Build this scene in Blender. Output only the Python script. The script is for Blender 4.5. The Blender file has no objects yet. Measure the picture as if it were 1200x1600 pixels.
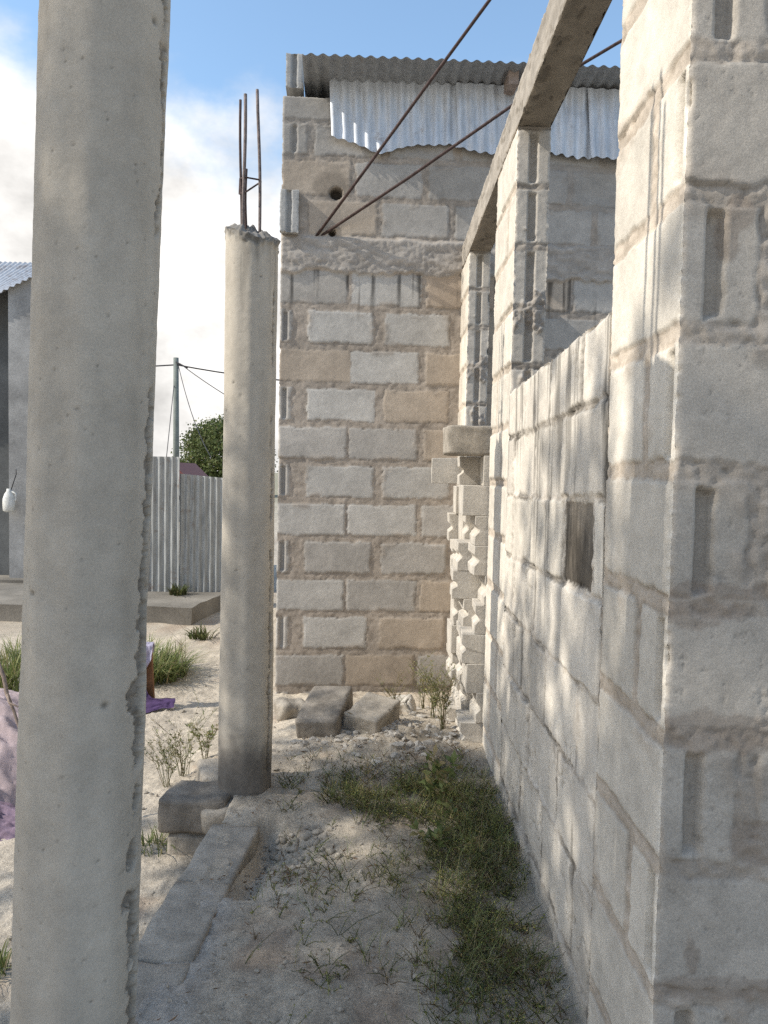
import bpy, bmesh, math, random
import numpy as np
from mathutils import Vector, Matrix, Euler

R = math.radians
rng = np.random.default_rng(7)
random.seed(7)
scene = bpy.context.scene
COL = scene.collection

# ------------------------------------------------------------------ camera
CAM = Vector((0, 0, 1.45))
cam_d = bpy.data.cameras.new("camera")
cam = bpy.data.objects.new("camera", cam_d)
COL.objects.link(cam)
cam_d.sensor_fit = 'VERTICAL'
cam_d.sensor_height = 36
cam_d.lens = 27.0
cam_d.clip_start = .05
cam_d.clip_end = 3000
PITCH, ROLL = 2.86, 1.15
MCAM = (Matrix.Translation(CAM) @ Matrix.Rotation(R(-0.14), 4, 'Z') @ Matrix.Rotation(R(90 - PITCH), 4, 'X')
        @ Matrix.Rotation(R(ROLL), 4, 'Z'))
cam.matrix_world = MCAM
scene.camera = cam
M3 = MCAM.to_3x3()


def ray(px, py):
    return M3 @ Vector(((px - 600) / 1200, (800 - py) / 1200, -1))


def at(px, py, Y):
    """point seen at a photo pixel, standing at depth Y"""
    d = ray(px, py)
    return CAM + d * (Y / d.y)


def at_z(px, py, z):
    d = ray(px, py)
    return CAM + d * ((z - CAM.z) / d.z)


# ------------------------------------------------------------------ noise
def _hash(ix, iy, seed):
    h = (ix.astype(np.int64) * 374761393 + iy.astype(np.int64) * 668265263 + seed * 1442695041) & 0xffffffff
    h = ((h ^ (h >> 13)) * 1274126177) & 0xffffffff
    h = (h ^ (h >> 16)) & 0xffff
    return h / 65535.0


def vn(x, y, seed=0):
    x = np.asarray(x, float); y = np.asarray(y, float)
    ix = np.floor(x); iy = np.floor(y)
    fx = x - ix; fy = y - iy
    fx = fx * fx * fx * (fx * (fx * 6 - 15) + 10); fy = fy * fy * fy * (fy * (fy * 6 - 15) + 10)
    a = _hash(ix, iy, seed); b = _hash(ix + 1, iy, seed)
    c = _hash(ix, iy + 1, seed); d = _hash(ix + 1, iy + 1, seed)
    return (a + (b - a) * fx) * (1 - fy) + (c + (d - c) * fx) * fy


def fbm(x, y, seed=0, oct=4):
    """about -1..1"""
    s = 0; amp = .5; tot = 0
    for k in range(oct):
        s = s + amp * (vn(x, y, seed + k * 17) * 2 - 1)
        tot += amp
        x = x * 2.03 + 5.1; y = y * 2.03 + 9.7; amp *= .55
    return s / tot * 1.5


def ss(a, b, x):
    t = np.clip((x - a) / (b - a), 0, 1)
    return t * t * (3 - 2 * t)


def mixc(a, b, m):
    return a + (b - a) * m[..., None]


# ------------------------------------------------------------------ materials
def new_mat(name):
    m = bpy.data.materials.new(name)
    m.use_nodes = True
    nt = m.node_tree
    for n in list(nt.nodes):
        nt.nodes.remove(n)
    out = nt.nodes.new('ShaderNodeOutputMaterial')
    b = nt.nodes.new('ShaderNodeBsdfPrincipled')
    nt.links.new(b.outputs[0], out.inputs[0])
    return m, nt, b, out


def N(nt, kind, **kw):
    n = nt.nodes.new(kind)
    for k, v in kw.items():
        setattr(n, k, v)
    return n


def noise_node(nt, vec, scale, detail=6, rough=.6):
    n = N(nt, 'ShaderNodeTexNoise')
    n.inputs['Scale'].default_value = scale
    n.inputs['Detail'].default_value = detail
    n.inputs['Roughness'].default_value = rough
    nt.links.new(vec, n.inputs['Vector'])
    return n


def rough_mat(name, color=None, attr=False, lo=.75, hi=1.2, scale=14, fine=160, bump=.35, dist=.004, rough=.93, speck=0.0,
              metallic=0.0, grain=.18):
    """mineral surface: base colour (or the mesh's own Col attribute), mottling, grain, bump"""
    m, nt, b, out = new_mat(name)
    tc = N(nt, 'ShaderNodeTexCoord')
    geo = N(nt, 'ShaderNodeNewGeometry')
    vec = geo.outputs['Position'] if attr else tc.outputs['Object']
    n1 = noise_node(nt, vec, scale, 8, .62)
    n2 = noise_node(nt, vec, fine, 5, .7)
    r1 = N(nt, 'ShaderNodeMapRange')
    r1.inputs[1].default_value = .3; r1.inputs[2].default_value = .7
    r1.inputs[3].default_value = lo; r1.inputs[4].default_value = hi
    nt.links.new(n1.outputs['Fac'], r1.inputs[0])
    r2 = N(nt, 'ShaderNodeMapRange')
    r2.inputs[1].default_value = .3; r2.inputs[2].default_value = .7
    r2.inputs[3].default_value = 1 - grain; r2.inputs[4].default_value = 1 + grain
    nt.links.new(n2.outputs['Fac'], r2.inputs[0])
    n5 = noise_node(nt, vec, fine * 2.6, 2, .6)
    r5 = N(nt, 'ShaderNodeMapRange'); r5.inputs[1].default_value = .3; r5.inputs[2].default_value = .7
    r5.inputs[3].default_value = 1 - grain * .8; r5.inputs[4].default_value = 1 + grain * .8
    nt.links.new(n5.outputs['Fac'], r5.inputs[0])
    mu0 = N(nt, 'ShaderNodeMath', operation='MULTIPLY')
    nt.links.new(r2.outputs[0], mu0.inputs[0]); nt.links.new(r5.outputs[0], mu0.inputs[1])
    mu = N(nt, 'ShaderNodeMath', operation='MULTIPLY')
    nt.links.new(r1.outputs[0], mu.inputs[0]); nt.links.new(mu0.outputs[0], mu.inputs[1])
    if attr:
        a = N(nt, 'ShaderNodeAttribute'); a.attribute_name = 'Col'
        csock = a.outputs['Color']
    else:
        c = N(nt, 'ShaderNodeRGB'); c.outputs[0].default_value = (*color, 1)
        csock = c.outputs[0]
    vm = N(nt, 'ShaderNodeVectorMath', operation='SCALE')
    nt.links.new(csock, vm.inputs[0]); nt.links.new(mu.outputs[0], vm.inputs['Scale'])
    last = vm.outputs[0]
    if speck:
        vor = N(nt, 'ShaderNodeTexVoronoi'); vor.inputs['Scale'].default_value = fine * .8
        nt.links.new(vec, vor.inputs['Vector'])
        mr = N(nt, 'ShaderNodeMapRange'); mr.inputs[1].default_value = .05; mr.inputs[2].default_value = .22
        mr.inputs[3].default_value = 1 - speck; mr.inputs[4].default_value = 1
        nt.links.new(vor.outputs['Distance'], mr.inputs[0])
        v2 = N(nt, 'ShaderNodeVectorMath', operation='SCALE')
        nt.links.new(last, v2.inputs[0]); nt.links.new(mr.outputs[0], v2.inputs['Scale'])
        last = v2.outputs[0]
    nt.links.new(last, b.inputs['Base Color'])
    b.inputs['Roughness'].default_value = rough
    b.inputs['Metallic'].default_value = metallic
    b.inputs['Specular IOR Level'].default_value = .25
    if bump:
        n3 = noise_node(nt, vec, fine * 1.6, 6, .75)
        n4 = noise_node(nt, vec, fine * .3, 5, .6)
        ad = N(nt, 'ShaderNodeMath', operation='ADD')
        nt.links.new(n3.outputs['Fac'], ad.inputs[0]); nt.links.new(n4.outputs['Fac'], ad.inputs[1])
        bp = N(nt, 'ShaderNodeBump'); bp.inputs['Strength'].default_value = bump; bp.inputs['Distance'].default_value = dist
        nt.links.new(ad.outputs[0], bp.inputs['Height'])
        nt.links.new(bp.outputs[0], b.inputs['Normal'])
    return m


def leaf_mat(name, trans=.35):
    m, nt, b, out = new_mat(name)
    a = N(nt, 'ShaderNodeAttribute'); a.attribute_name = 'Col'
    nt.links.new(a.outputs['Color'], b.inputs['Base Color'])
    b.inputs['Roughness'].default_value = .6
    b.inputs['Specular IOR Level'].default_value = .3
    t = N(nt, 'ShaderNodeBsdfTranslucent')
    nt.links.new(a.outputs['Color'], t.inputs['Color'])
    mx = N(nt, 'ShaderNodeMixShader'); mx.inputs[0].default_value = trans
    nt.links.new(b.outputs[0], mx.inputs[1]); nt.links.new(t.outputs[0], mx.inputs[2])
    nt.links.new(mx.outputs[0], out.inputs[0])
    return m


def metal_sheet_mat(name, color, rust=.0, rough=.42, metallic=.75, streak=.25):
    m, nt, b, out = new_mat(name)
    tc = N(nt, 'ShaderNodeTexCoord')
    mp = N(nt, 'ShaderNodeMapping'); mp.inputs['Scale'].default_value = (1, 1, .12)
    nt.links.new(tc.outputs['Object'], mp.inputs[0])
    n1 = noise_node(nt, mp.outputs[0], 26, 8, .65)
    n2 = noise_node(nt, tc.outputs['Object'], 7, 8, .7)
    r1 = N(nt, 'ShaderNodeMapRange'); r1.inputs[1].default_value = .3; r1.inputs[2].default_value = .7
    r1.inputs[3].default_value = 1 - streak; r1.inputs[4].default_value = 1 + streak * .6
    nt.links.new(n1.outputs['Fac'], r1.inputs[0])
    c = N(nt, 'ShaderNodeRGB'); c.outputs[0].default_value = (*color, 1)
    vm = N(nt, 'ShaderNodeVectorMath', operation='SCALE')
    nt.links.new(c.outputs[0], vm.inputs[0]); nt.links.new(r1.outputs[0], vm.inputs['Scale'])
    rr = N(nt, 'ShaderNodeMapRange'); rr.inputs[1].default_value = .66 - rust * .3; rr.inputs[2].default_value = .8
    nt.links.new(n2.outputs['Fac'], rr.inputs[0])
    mx = N(nt, 'ShaderNodeMix', data_type='RGBA')
    nt.links.new(rr.outputs[0], mx.inputs[0]); nt.links.new(vm.outputs[0], mx.inputs[6])
    mx.inputs[7].default_value = (.16, .09, .05, 1)
    nt.links.new(mx.outputs[2], b.inputs['Base Color'])
    b.inputs['Metallic'].default_value = metallic
    r3 = N(nt, 'ShaderNodeMapRange'); r3.inputs[3].default_value = rough - .08; r3.inputs[4].default_value = rough + .2
    nt.links.new(n2.outputs['Fac'], r3.inputs[0]); nt.links.new(r3.outputs[0], b.inputs['Roughness'])
    bp = N(nt, 'ShaderNodeBump'); bp.inputs['Strength'].default_value = .15; bp.inputs['Distance'].default_value = .01
    nt.links.new(n2.outputs['Fac'], bp.inputs['Height']); nt.links.new(bp.outputs[0], b.inputs['Normal'])
    return m


MAT = {}
MAT['wall'] = rough_mat('block_wall', attr=True, lo=.86, hi=1.14, scale=9, fine=230, bump=.3, dist=.003, speck=.12, grain=.17)
MAT['wall_far'] = rough_mat('far_block_wall', attr=True, lo=.86, hi=1.14, scale=7, fine=120, bump=.22, dist=.004, grain=.14, speck=.1)
MAT['pillar'] = rough_mat('cast_pillar', attr=True, lo=.9, hi=1.1, scale=11, fine=320, bump=.25, dist=.002, speck=.15, grain=.12)
MAT['ground'] = rough_mat('sandy_ground', attr=True, lo=.8, hi=1.18, scale=6, fine=110, bump=.7, dist=.008, speck=.22, grain=.28)
MAT['block'] = rough_mat('loose_block', (.49, .45, .39), lo=.8, hi=1.2, scale=12, fine=170, bump=.5, speck=.15)
MAT['block_dark'] = rough_mat('weathered_block', (.235, .208, .175), lo=.55, hi=1.35, scale=9, fine=120, bump=.8, dist=.006, speck=.2)
MAT['block_mid'] = rough_mat('dusty_block', (.36, .32, .265), lo=.6, hi=1.25, scale=9, fine=130, bump=.7, dist=.006, speck=.2)
MAT['stone'] = rough_mat('pebble_stone', (.33, .29, .235), lo=.65, hi=1.3, scale=30, fine=200, bump=.4)
MAT['rubble'] = rough_mat('crumbled_concrete', (.42, .385, .335), lo=.65, hi=1.2, scale=20, fine=200, bump=.4)
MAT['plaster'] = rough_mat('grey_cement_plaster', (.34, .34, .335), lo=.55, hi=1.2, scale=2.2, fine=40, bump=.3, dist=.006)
MAT['plaster_shade'] = rough_mat('shaded_cement_plaster', (.13, .135, .135), lo=.6, hi=1.2, scale=2.2, fine=40, bump=.3)  # same plaster darkened to carry the shade of recess and interior
MAT['slab'] = rough_mat('cement_slab', (.23, .21, .18), lo=.6, hi=1.2, scale=2.0, fine=60, bump=.5, dist=.006)
MAT['rust'] = rough_mat('rusted_bar', (.075, .052, .048), lo=.6, hi=1.6, scale=40, fine=300, bump=.6, dist=.002, rough=.8, metallic=.3)
MAT['bar_grey'] = rough_mat('dull_steel_bar', (.17, .14, .13), lo=.6, hi=1.5, scale=40, fine=300, bump=.6, dist=.002, rough=.7, metallic=.4)
MAT['sheet'] = metal_sheet_mat('galvanised_sheet', (.60, .63, .67), rust=.22, rough=.48, metallic=.45)
MAT['roof'] = metal_sheet_mat('weathered_roof_sheet', (.33, .34, .35), rust=.1, rough=.55, metallic=.45)
MAT['fence'] = metal_sheet_mat('fence_sheet', (.35, .36, .355), rust=.25, rough=.65, metallic=.15, streak=.4)
MAT['house_roof'] = metal_sheet_mat('house_roof_sheet', (.55, .55, .55), rust=.6, rough=.5, metallic=.4)
MAT['red_roof'] = metal_sheet_mat('red_roof_sheet', (.22, .07, .06), rust=.1, rough=.6, metallic=.1)
MAT['wood'] = rough_mat('brown_wood', (.2, .1, .05), lo=.6, hi=1.3, scale=10, fine=90, bump=.4, rough=.8)
MAT['wood_pale'] = rough_mat('pale_wood', (.36, .29, .25), lo=.7, hi=1.2, scale=10, fine=90, bump=.4, rough=.8)
MAT['pole'] = rough_mat('pole_wood', (.19, .21, .19), lo=.8, hi=1.2, scale=3, fine=30, bump=.2, rough=.85)
MAT['wire'] = rough_mat('black_cable', (.03, .03, .035), bump=0, rough=.7)
MAT['bark'] = rough_mat('bark', (.12, .09, .065), lo=.6, hi=1.3, scale=8, fine=50, bump=.8, dist=.02)
MAT['twig'] = rough_mat('dry_twig', (.26, .2, .16), lo=.7, hi=1.3, scale=30, fine=200, bump=.4)
MAT['purple'] = rough_mat('purple_cloth', (.085, .05, .125), lo=.6, hi=1.3, scale=14, fine=300, bump=.3, rough=.9)
MAT['lilac'] = rough_mat('lilac_cloth', (.40, .37, .46), lo=.7, hi=1.2, scale=18, fine=300, bump=.3, rough=.9)
MAT['mauve'] = rough_mat('mauve_cloth', (.27, .195, .245), lo=.6, hi=1.25, scale=10, fine=200, bump=.3, rough=.9)
MAT['net'] = rough_mat('pink_net', (.47, .37, .36), lo=.7, hi=1.2, scale=9, fine=240, bump=.5, rough=.95)
MAT['jug'] = rough_mat('white_plastic', (.7, .7, .66), lo=.85, hi=1.05, scale=8, fine=40, bump=.05, rough=.45)
MAT['leaf'] = leaf_mat('leaf')
MAT['dark'] = rough_mat('dark_void', (.03, .027, .025), bump=0)


# ------------------------------------------------------------------ objects
def link(name, me, mat, parent=None):
    o = bpy.data.objects.new(name, me)
    COL.objects.link(o)
    if mat is not None:
        me.materials.append(mat)
    if parent:
        o.parent = parent
    return o


def tag(o, label=None, cat=None, group=None, kind='thing'):
    if label: o['label'] = label
    if cat: o['category'] = cat
    if group: o['group'] = group
    if kind: o['kind'] = kind
    return o


def thing(name, label, cat, loc=(0, 0, 0), group=None):
    o = bpy.data.objects.new(name, None)
    o.empty_display_size = .1
    o.location = loc
    COL.objects.link(o)
    return tag(o, label, cat, group)


def put(o, root):
    """child keeps world-space mesh coordinates: shift by the root's place"""
    o.parent = root
    o.location = -Vector(root.location)
    return o


def mesh_np(name, V, F, col=None, smooth=True):
    """V (n,3), F (m,k) quads or tris"""
    me = bpy.data.meshes.new(name)
    V = np.ascontiguousarray(V, np.float32); F = np.ascontiguousarray(F, np.int32)
    k = F.shape[1]
    me.vertices.add(len(V)); me.vertices.foreach_set('co', V.ravel())
    me.loops.add(F.size); me.loops.foreach_set('vertex_index', F.ravel())
    me.polygons.add(len(F))
    me.polygons.foreach_set('loop_start', np.arange(0, F.size, k, dtype=np.int32))
    me.polygons.foreach_set('loop_total', np.full(len(F), k, np.int32))
    me.polygons.foreach_set('use_smooth', np.full(len(F), smooth, bool))
    if col is not None:
        a = me.color_attributes.new('Col', 'FLOAT_COLOR', 'POINT')
        c4 = np.ones((len(V), 4), np.float32); c4[:, :3] = col
        a.data.foreach_set('color', c4.ravel())
    me.update(calc_edges=True)
    me.validate()
    return me


def grid_faces(n, m, wrap=False, off=0, flip=False):
    """vertex index = i*m + j ; i along the first axis"""
    i = np.arange(n if wrap else n - 1)[:, None]; j = np.arange(m - 1)[None, :]
    i2 = (i + 1) % n
    a = i * m + j; b = i2 * m + j; c = i2 * m + j + 1; d = i * m + j + 1
    F = np.stack([a + 0 * j, b + 0 * j, c + 0 * j, d + 0 * j], -1).reshape(-1, 4) + off
    return F[:, ::-1] if flip else F


class Patches:
    """collects grids into one mesh"""
    def __init__(s):
        s.V = []; s.F = []; s.C = []; s.n = 0

    def add(s, P, C, flip=False, wrap=False):
        n, m = P.shape[:2]
        s.F.append(grid_faces(n, m, wrap, s.n, flip))
        s.V.append(P.reshape(-1, 3)); s.C.append(np.broadcast_to(C, P.shape).reshape(-1, 3)); s.n += n * m

    def build(s, name, mat, parent=None):
        me = mesh_np(name, np.concatenate(s.V), np.concatenate(s.F), np.concatenate(s.C))
        o = link(name, me, mat)
        if parent: put(o, parent)
        return o


def patch(pt, O, U, V, Nn, ur, vr, step, field, edges={}, skirts={}, thick=.15):
    """relief grid: O + u U + v V + h N. edges: side -> seed for a chipped arris; skirts: sides folded back by thick"""
    O, U, V, Nn = (np.array(x, float) for x in (O, U, V, Nn))
    nu = max(3, int(round((ur[1] - ur[0]) / step)) + 1); nv = max(3, int(round((vr[1] - vr[0]) / step)) + 1)
    u = np.linspace(*ur, nu)[:, None] + np.zeros((1, nv)); v = np.linspace(*vr, nv)[None, :] + np.zeros((nu, 1))
    h, c = field(u, v)
    du = np.zeros_like(u); dv = np.zeros_like(u)
    w = .013
    for side, seed in edges.items():
        t, dist = (v, u - ur[0]) if side == 'u0' else (v, ur[1] - u) if side == 'u1' else (u, v - vr[0]) if side == 'v0' else (u, vr[1] - v)
        e = .002 + .003 * np.clip(fbm(t * 30, t * 0 + seed, seed) + .2, 0, 2) + .010 * ss(.5, .8, fbm(t * 9, t * 0 + 3, seed + 5, 5)) + .002 * fbm(t * 120, t * 0, seed + 6, 2)
        k = np.clip(1 - dist / w, 0, 1) ** 2
        h = h * (1 - k) - e * k
        if side == 'u0': du += e * k
        if side == 'u1': du -= e * k
        if side == 'v0': dv += e * k
        if side == 'v1': dv -= e * k
        c = c * (1 + .18 * k[..., None])
    P = O + (u + du)[..., None] * U + (v + dv)[..., None] * V + h[..., None] * Nn
    right = np.dot(np.cross(U, V), Nn) > 0
    pt.add(P, c, flip=not right)
    for side, flag in skirts.items():
        if side == 'back': continue
        line = {'u0': P[0], 'u1': P[-1], 'v0': P[:, 0], 'v1': P[:, -1]}[side]
        lc = {'u0': c[0], 'u1': c[-1], 'v0': c[:, 0], 'v1': c[:, -1]}[side]
        t = np.linspace(0, 1, 5)[None, :, None]
        S = line[:, None, :] - Nn * thick * t
        pt.add(S, np.repeat(lc[:, None], 5, 1) * (.9 if flag else 1))
    # back
    i0, i1 = ur[0] + (.025 if 'u0' in edges else 0), ur[1] - (.025 if 'u1' in edges else 0)
    q = np.array([[O + i0 * U + vr[0] * V, O + i0 * U + vr[1] * V], [O + i1 * U + vr[0] * V, O + i1 * U + vr[1] * V]]) - Nn * (thick - .002)
    if skirts.get('back', 1):
        pt.add(q, np.array(c.reshape(-1, 3).mean(0)), flip=right)


def block_field(courses, mortar, seed=1, warp=.006, rec=.006, joint=.012, rough=.0016, smear=.5, streak=.0, rough_scale=60, extra=None, gap=.5, mamp=.0045):
    """courses: list of (v0, v1, [(ua, ub, kind, colour, lift), ...])"""
    mortar = np.array(mortar)

    def f(u, v):
        nA = fbm(u * 14, v * 14, seed); nB = fbm(u * 14 + 50, v * 14, seed + 3)
        big = fbm(u * 1.7, v * 1.7, seed + 9); fine = fbm(u * rough_scale, v * rough_scale, seed + 21)
        med = fbm(u * 26, v * 26, seed + 31)
        h = -rec + mamp * med + .45 * mamp * fine
        c = mortar * (1 + .16 * med + .08 * fine + .14 * big)[..., None]
        uw = u + warp * nA + warp * .55 * fbm(u * 45, v * 45, seed + 51); vw = v + warp * nB + warp * .55 * fbm(u * 45 + 9, v * 45, seed + 53)
        D = np.full(u.shape, -1.0)
        sm = ss(.2, .75, fbm(u * 5, v * 7, seed + 41)) * smear
        for (va, vb, blocks) in courses:
            for bi, (ua, ub, kind, colr, lift) in enumerate(blocks):
                sel = (u > ua - .03) & (u < ub + .03) & (v > va - .03) & (v < vb + .03)
                if not sel.any(): continue
                uu = uw[sel]; vv = vw[sel]
                d = np.minimum(np.minimum(uu - ua, ub - uu), np.minimum(vv - va, vb - vv))
                m = ss(0, joint, d)
                D[sel] = np.maximum(D[sel], d)
                # mortar lapping over the arrises of the block
                lap = sm[sel] * (1 - ss(.01, .05, d))
                hb = lift + (uu - (ua + ub) / 2) * ((bi * 37 + int(va * 100)) % 11 - 5) * .0016 + .45 * rough * fine[sel] + .0004 * med[sel]
                cb = np.array(colr) * (1 + .11 * big[sel] + .05 * fine[sel] + .05 * med[sel])[:, None]
                if kind == 'H':
                    uc = (ua + ub) / 2
                    us_ = u[sel] + .0018 * med[sel]
                    g = (1 - ss(.013, .019, np.abs(us_ - uc))) * ss(.004, .02, d)
                    hb = hb - .022 * g
                    cb = cb * (1 - .22 * g)[:, None]  # shade inside the groove painted into the block colour
                h[sel] = h[sel] * (1 - m) + hb * m + lap * m * .003
                mm = m * (1 - lap * .85)
                c[sel] = c[sel] * (1 - mm)[:, None] + cb * mm[:, None]
        if gap:
            gl = np.exp(-((D - .001) / .006) ** 2) * ss(-.25, .35, fbm(u * 4.5, v * 6, seed + 61)) * gap
            h = h - .006 * gl
            c = c * np.clip(1 - .6 * gl, .1, 1)[..., None]
        if streak:
            st = ss(.35, .8, fbm(u * 30, v * 1.6, seed + 77)) * ss(-.1, .5, fbm(u * 2.2, v * 2.2, seed + 78)) * streak
            c = c * (1 - st)[..., None]
        if extra:
            h, c = extra(u, v, h, c)
        return h, np.clip(c, .01, .9)
    return f


def plain_field(col, seed, amp=.004, scale=14, mott=.12):
    col = np.array(col)

    def f(u, v):
        a = fbm(u * scale, v * scale, seed); b = fbm(u * scale * 4, v * scale * 4, seed + 5)
        return amp * (a + .4 * b), np.clip(col * (1 + mott * a + .08 * b)[..., None], .01, .9)
    return f


# bmesh-free primitives ------------------------------------------------
def tube_np(pts, radii, seg=8, cap=True):
    pts = [Vector(p) for p in pts]
    n = len(pts)
    if not hasattr(radii, '__len__'): radii = [radii] * n
    V = []; F = []
    up = Vector((0, 0, 1))
    prev = None
    for i, p in enumerate(pts):
        t = (pts[min(i + 1, n - 1)] - pts[max(i - 1, 0)]).normalized()
        if prev is None:
            a = t.orthogonal().normalized()
        else:
            a = (prev - t * prev.dot(t)).normalized()
        prev = a
        b = t.cross(a)
        for k in range(seg):
            th = 2 * math.pi * k / seg
            V.append(p + (a * math.cos(th) + b * math.sin(th)) * radii[i])
    for i in range(n - 1):
        for k in range(seg):
            k2 = (k + 1) % seg
            F.append((i * seg + k, i * seg + k2, (i + 1) * seg + k2, (i + 1) * seg + k))
    if cap:
        for i, s in ((0, -1), (n - 1, 1)):
            V.append(pts[i]); c = len(V) - 1
            for k in range(seg):
                k2 = (k + 1) % seg
                a, b = i * seg + k, i * seg + k2
                F.append((a, b, c, c) if s > 0 else (b, a, c, c))
    return V, F


def tubes_mesh(name, tubes, seg=8):
    bm = bmesh.new()
    for pts, rad in tubes:
        V, F = tube_np(pts, rad, seg)
        vs = [bm.verts.new(v) for v in V]
        for f in F:
            f2 = list(dict.fromkeys(f))
            try: bm.faces.new([vs[i] for i in f2])
            except ValueError: pass
    me = bpy.data.meshes.new(name)
    bmesh.ops.recalc_face_normals(bm, faces=bm.faces)
    bm.to_mesh(me); bm.free()
    me.polygons.foreach_set('use_smooth', np.ones(len(me.polygons), bool))
    return me


def box_bm(bm, c, s, rot=None):
    r = bmesh.ops.create_cube(bm, size=1)
    vs = r['verts']
    M = Matrix.Translation(Vector(c)) @ (rot or Matrix.Identity(4)) @ Matrix.Diagonal((*s, 1))
    bmesh.ops.transform(bm, matrix=M, verts=vs)
    return vs


def bm_obj(name, bm, mat, parent=None, bevel=0, smooth=False):
    if bevel:
        bmesh.ops.bevel(bm, geom=list(bm.edges), offset=bevel, segments=2, affect='EDGES', profile=.6)
    me = bpy.data.meshes.new(name)
    bmesh.ops.recalc_face_normals(bm, faces=bm.faces)
    bm.to_mesh(me); bm.free()
    if smooth: me.polygons.foreach_set('use_smooth', np.ones(len(me.polygons), bool))
    o = link(name, me, mat)
    if parent: put(o, parent)
    return o


def rough_box(name, size, mat, seed, amp=.008, cuts=10, round_=.02, notch=False, chip=.02):
    """a worn concrete block: subdivided box, rounded and chipped arrises, bottom at z=0"""
    from mathutils import noise as mn
    bm = bmesh.new()
    L, W, H = size
    bmesh.ops.create_cube(bm, size=1)
    bmesh.ops.subdivide_edges(bm, edges=bm.edges, cuts=cuts, use_grid_fill=True)
    hs = Vector((L / 2, W / 2, H / 2))
    for v in bm.verts:
        p = Vector((v.co.x * L, v.co.y * W, v.co.z * H))
        q = Vector((max(-hs.x + round_, min(hs.x - round_, p.x)), max(-hs.y + round_, min(hs.y - round_, p.y)), max(-hs.z + round_, min(hs.z - round_, p.z))))
        d = p - q
        on = sum(1 for a, h_ in zip(p, hs) if abs(abs(a) - h_) < 1e-5)
        if d.length > 1e-6 and on: 
            p = q + d.normalized() * round_ if on > 1 or d.length > round_ else p
        n = Vector(p); n.normalize()
        s = Vector((seed * 3.1, seed * 1.7, seed * .9))
        a = mn.noise(p * 9 + s) * amp + mn.noise(p * 30 + s) * amp * .5
        c = max(0, mn.noise(p * 6 + s * 2) - .12) * chip * (on - 1 + .3)
        p = p + n * (a - c)
        if notch and abs(v.co.x) > .499:
            k = max(0, 1 - abs(v.co.z * H) / .03)
            p.x -= math.copysign(.028 * min(1, k * 1.6), p.x)
        v.co = p + Vector((0, 0, H / 2))
    me = bpy.data.meshes.new(name)
    bm.to_mesh(me); bm.free()
    me.polygons.foreach_set('use_smooth', np.ones(len(me.polygons), bool))
    me.materials.append(mat)
    return me


def notch_block(name, size, mat, seed, jit=.0025, broken=.0, left=True):
    L, W, H = size
    q = random.Random(seed)
    d = q.uniform(.02, .03); a_, b_ = q.uniform(.28, .36), q.uniform(.44, .47)
    prof_ = [(-L / 2, 0), (-L * .2, 0), (L * .2, 0), (L / 2, 0), (L / 2, H * a_), (L / 2 - d, H * b_), (L / 2 - d, H * (1 - b_)), (L / 2, H * (1 - a_)), (L / 2, H), (L * .2, H), (-L * .2, H),
             (-L / 2, H), (-L / 2, H * (1 - a_)), (-L / 2 + d, H * (1 - b_)), (-L / 2 + d, H * b_), (-L / 2, H * a_)]
    if not left: prof_ = prof_[:12] + [(-L / 2 - .001, H * .5)]
    bm = bmesh.new(); nseg = 5; rows = []
    for k in range(nseg + 1):
        y = -W / 2 + W * k / nseg
        rows.append([bm.verts.new((x + q.uniform(-jit, jit), y + q.uniform(-jit, jit), z + q.uniform(-jit, jit))) for x, z in prof_])
    m = len(prof_)
    for k in range(nseg):
        for i in range(m):
            bm.faces.new((rows[k][i], rows[k][(i + 1) % m], rows[k + 1][(i + 1) % m], rows[k + 1][i]))
    bm.faces.new(rows[0][::-1]); bm.faces.new(rows[-1])
    for v in rows[q.randrange(2) * nseg]:
        if broken and v.co.x < -L * .4 and q.random() < .6:
            v.co.x += q.uniform(.005, broken); v.co.y *= 1 - q.uniform(0, .12)
    bmesh.ops.recalc_face_normals(bm, faces=bm.faces)
    sharp = [e for e in bm.edges if len(e.link_faces) == 2 and e.calc_face_angle() > .45]
    bmesh.ops.bevel(bm, geom=sharp, offset=.0025, segments=1, affect='EDGES')
    me = bpy.data.meshes.new(name); bm.to_mesh(me); bm.free(); me.materials.append(mat)
    return me


# leaves ---------------------------------------------------------------
def leaves_np(pos, dirn, length, width, col, bend=.25, nseed=0):
    """bent diamond leaves: 6 verts, 2 quads each"""
    r = np.random.default_rng(nseed)
    n = len(pos)
    d = dirn / (np.linalg.norm(dirn, axis=1, keepdims=True) + 1e-9)
    rv = r.normal(size=(n, 3))
    s = np.cross(d, rv); s /= (np.linalg.norm(s, axis=1, keepdims=True) + 1e-9)
    nn = np.cross(s, d)
    L = np.asarray(length).reshape(-1, 1) * np.ones((n, 1)); W = np.asarray(width).reshape(-1, 1) * np.ones((n, 1))
    mid = pos + d * L * .5 + nn * L * bend * .35
    tip = pos + d * L - nn * L * bend * .2
    V = np.stack([pos, mid - s * W * .5, mid + s * W * .5, tip], 1).reshape(-1, 3)
    k = np.arange(n)[:, None] * 4
    F = np.concatenate([np.stack([k + 0, k + 2, k + 1], -1).reshape(-1, 3), np.stack([k + 1, k + 2, k + 3], -1).reshape(-1, 3)])
    C = np.repeat(col, 4, 0)
    return V, F, C


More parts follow.
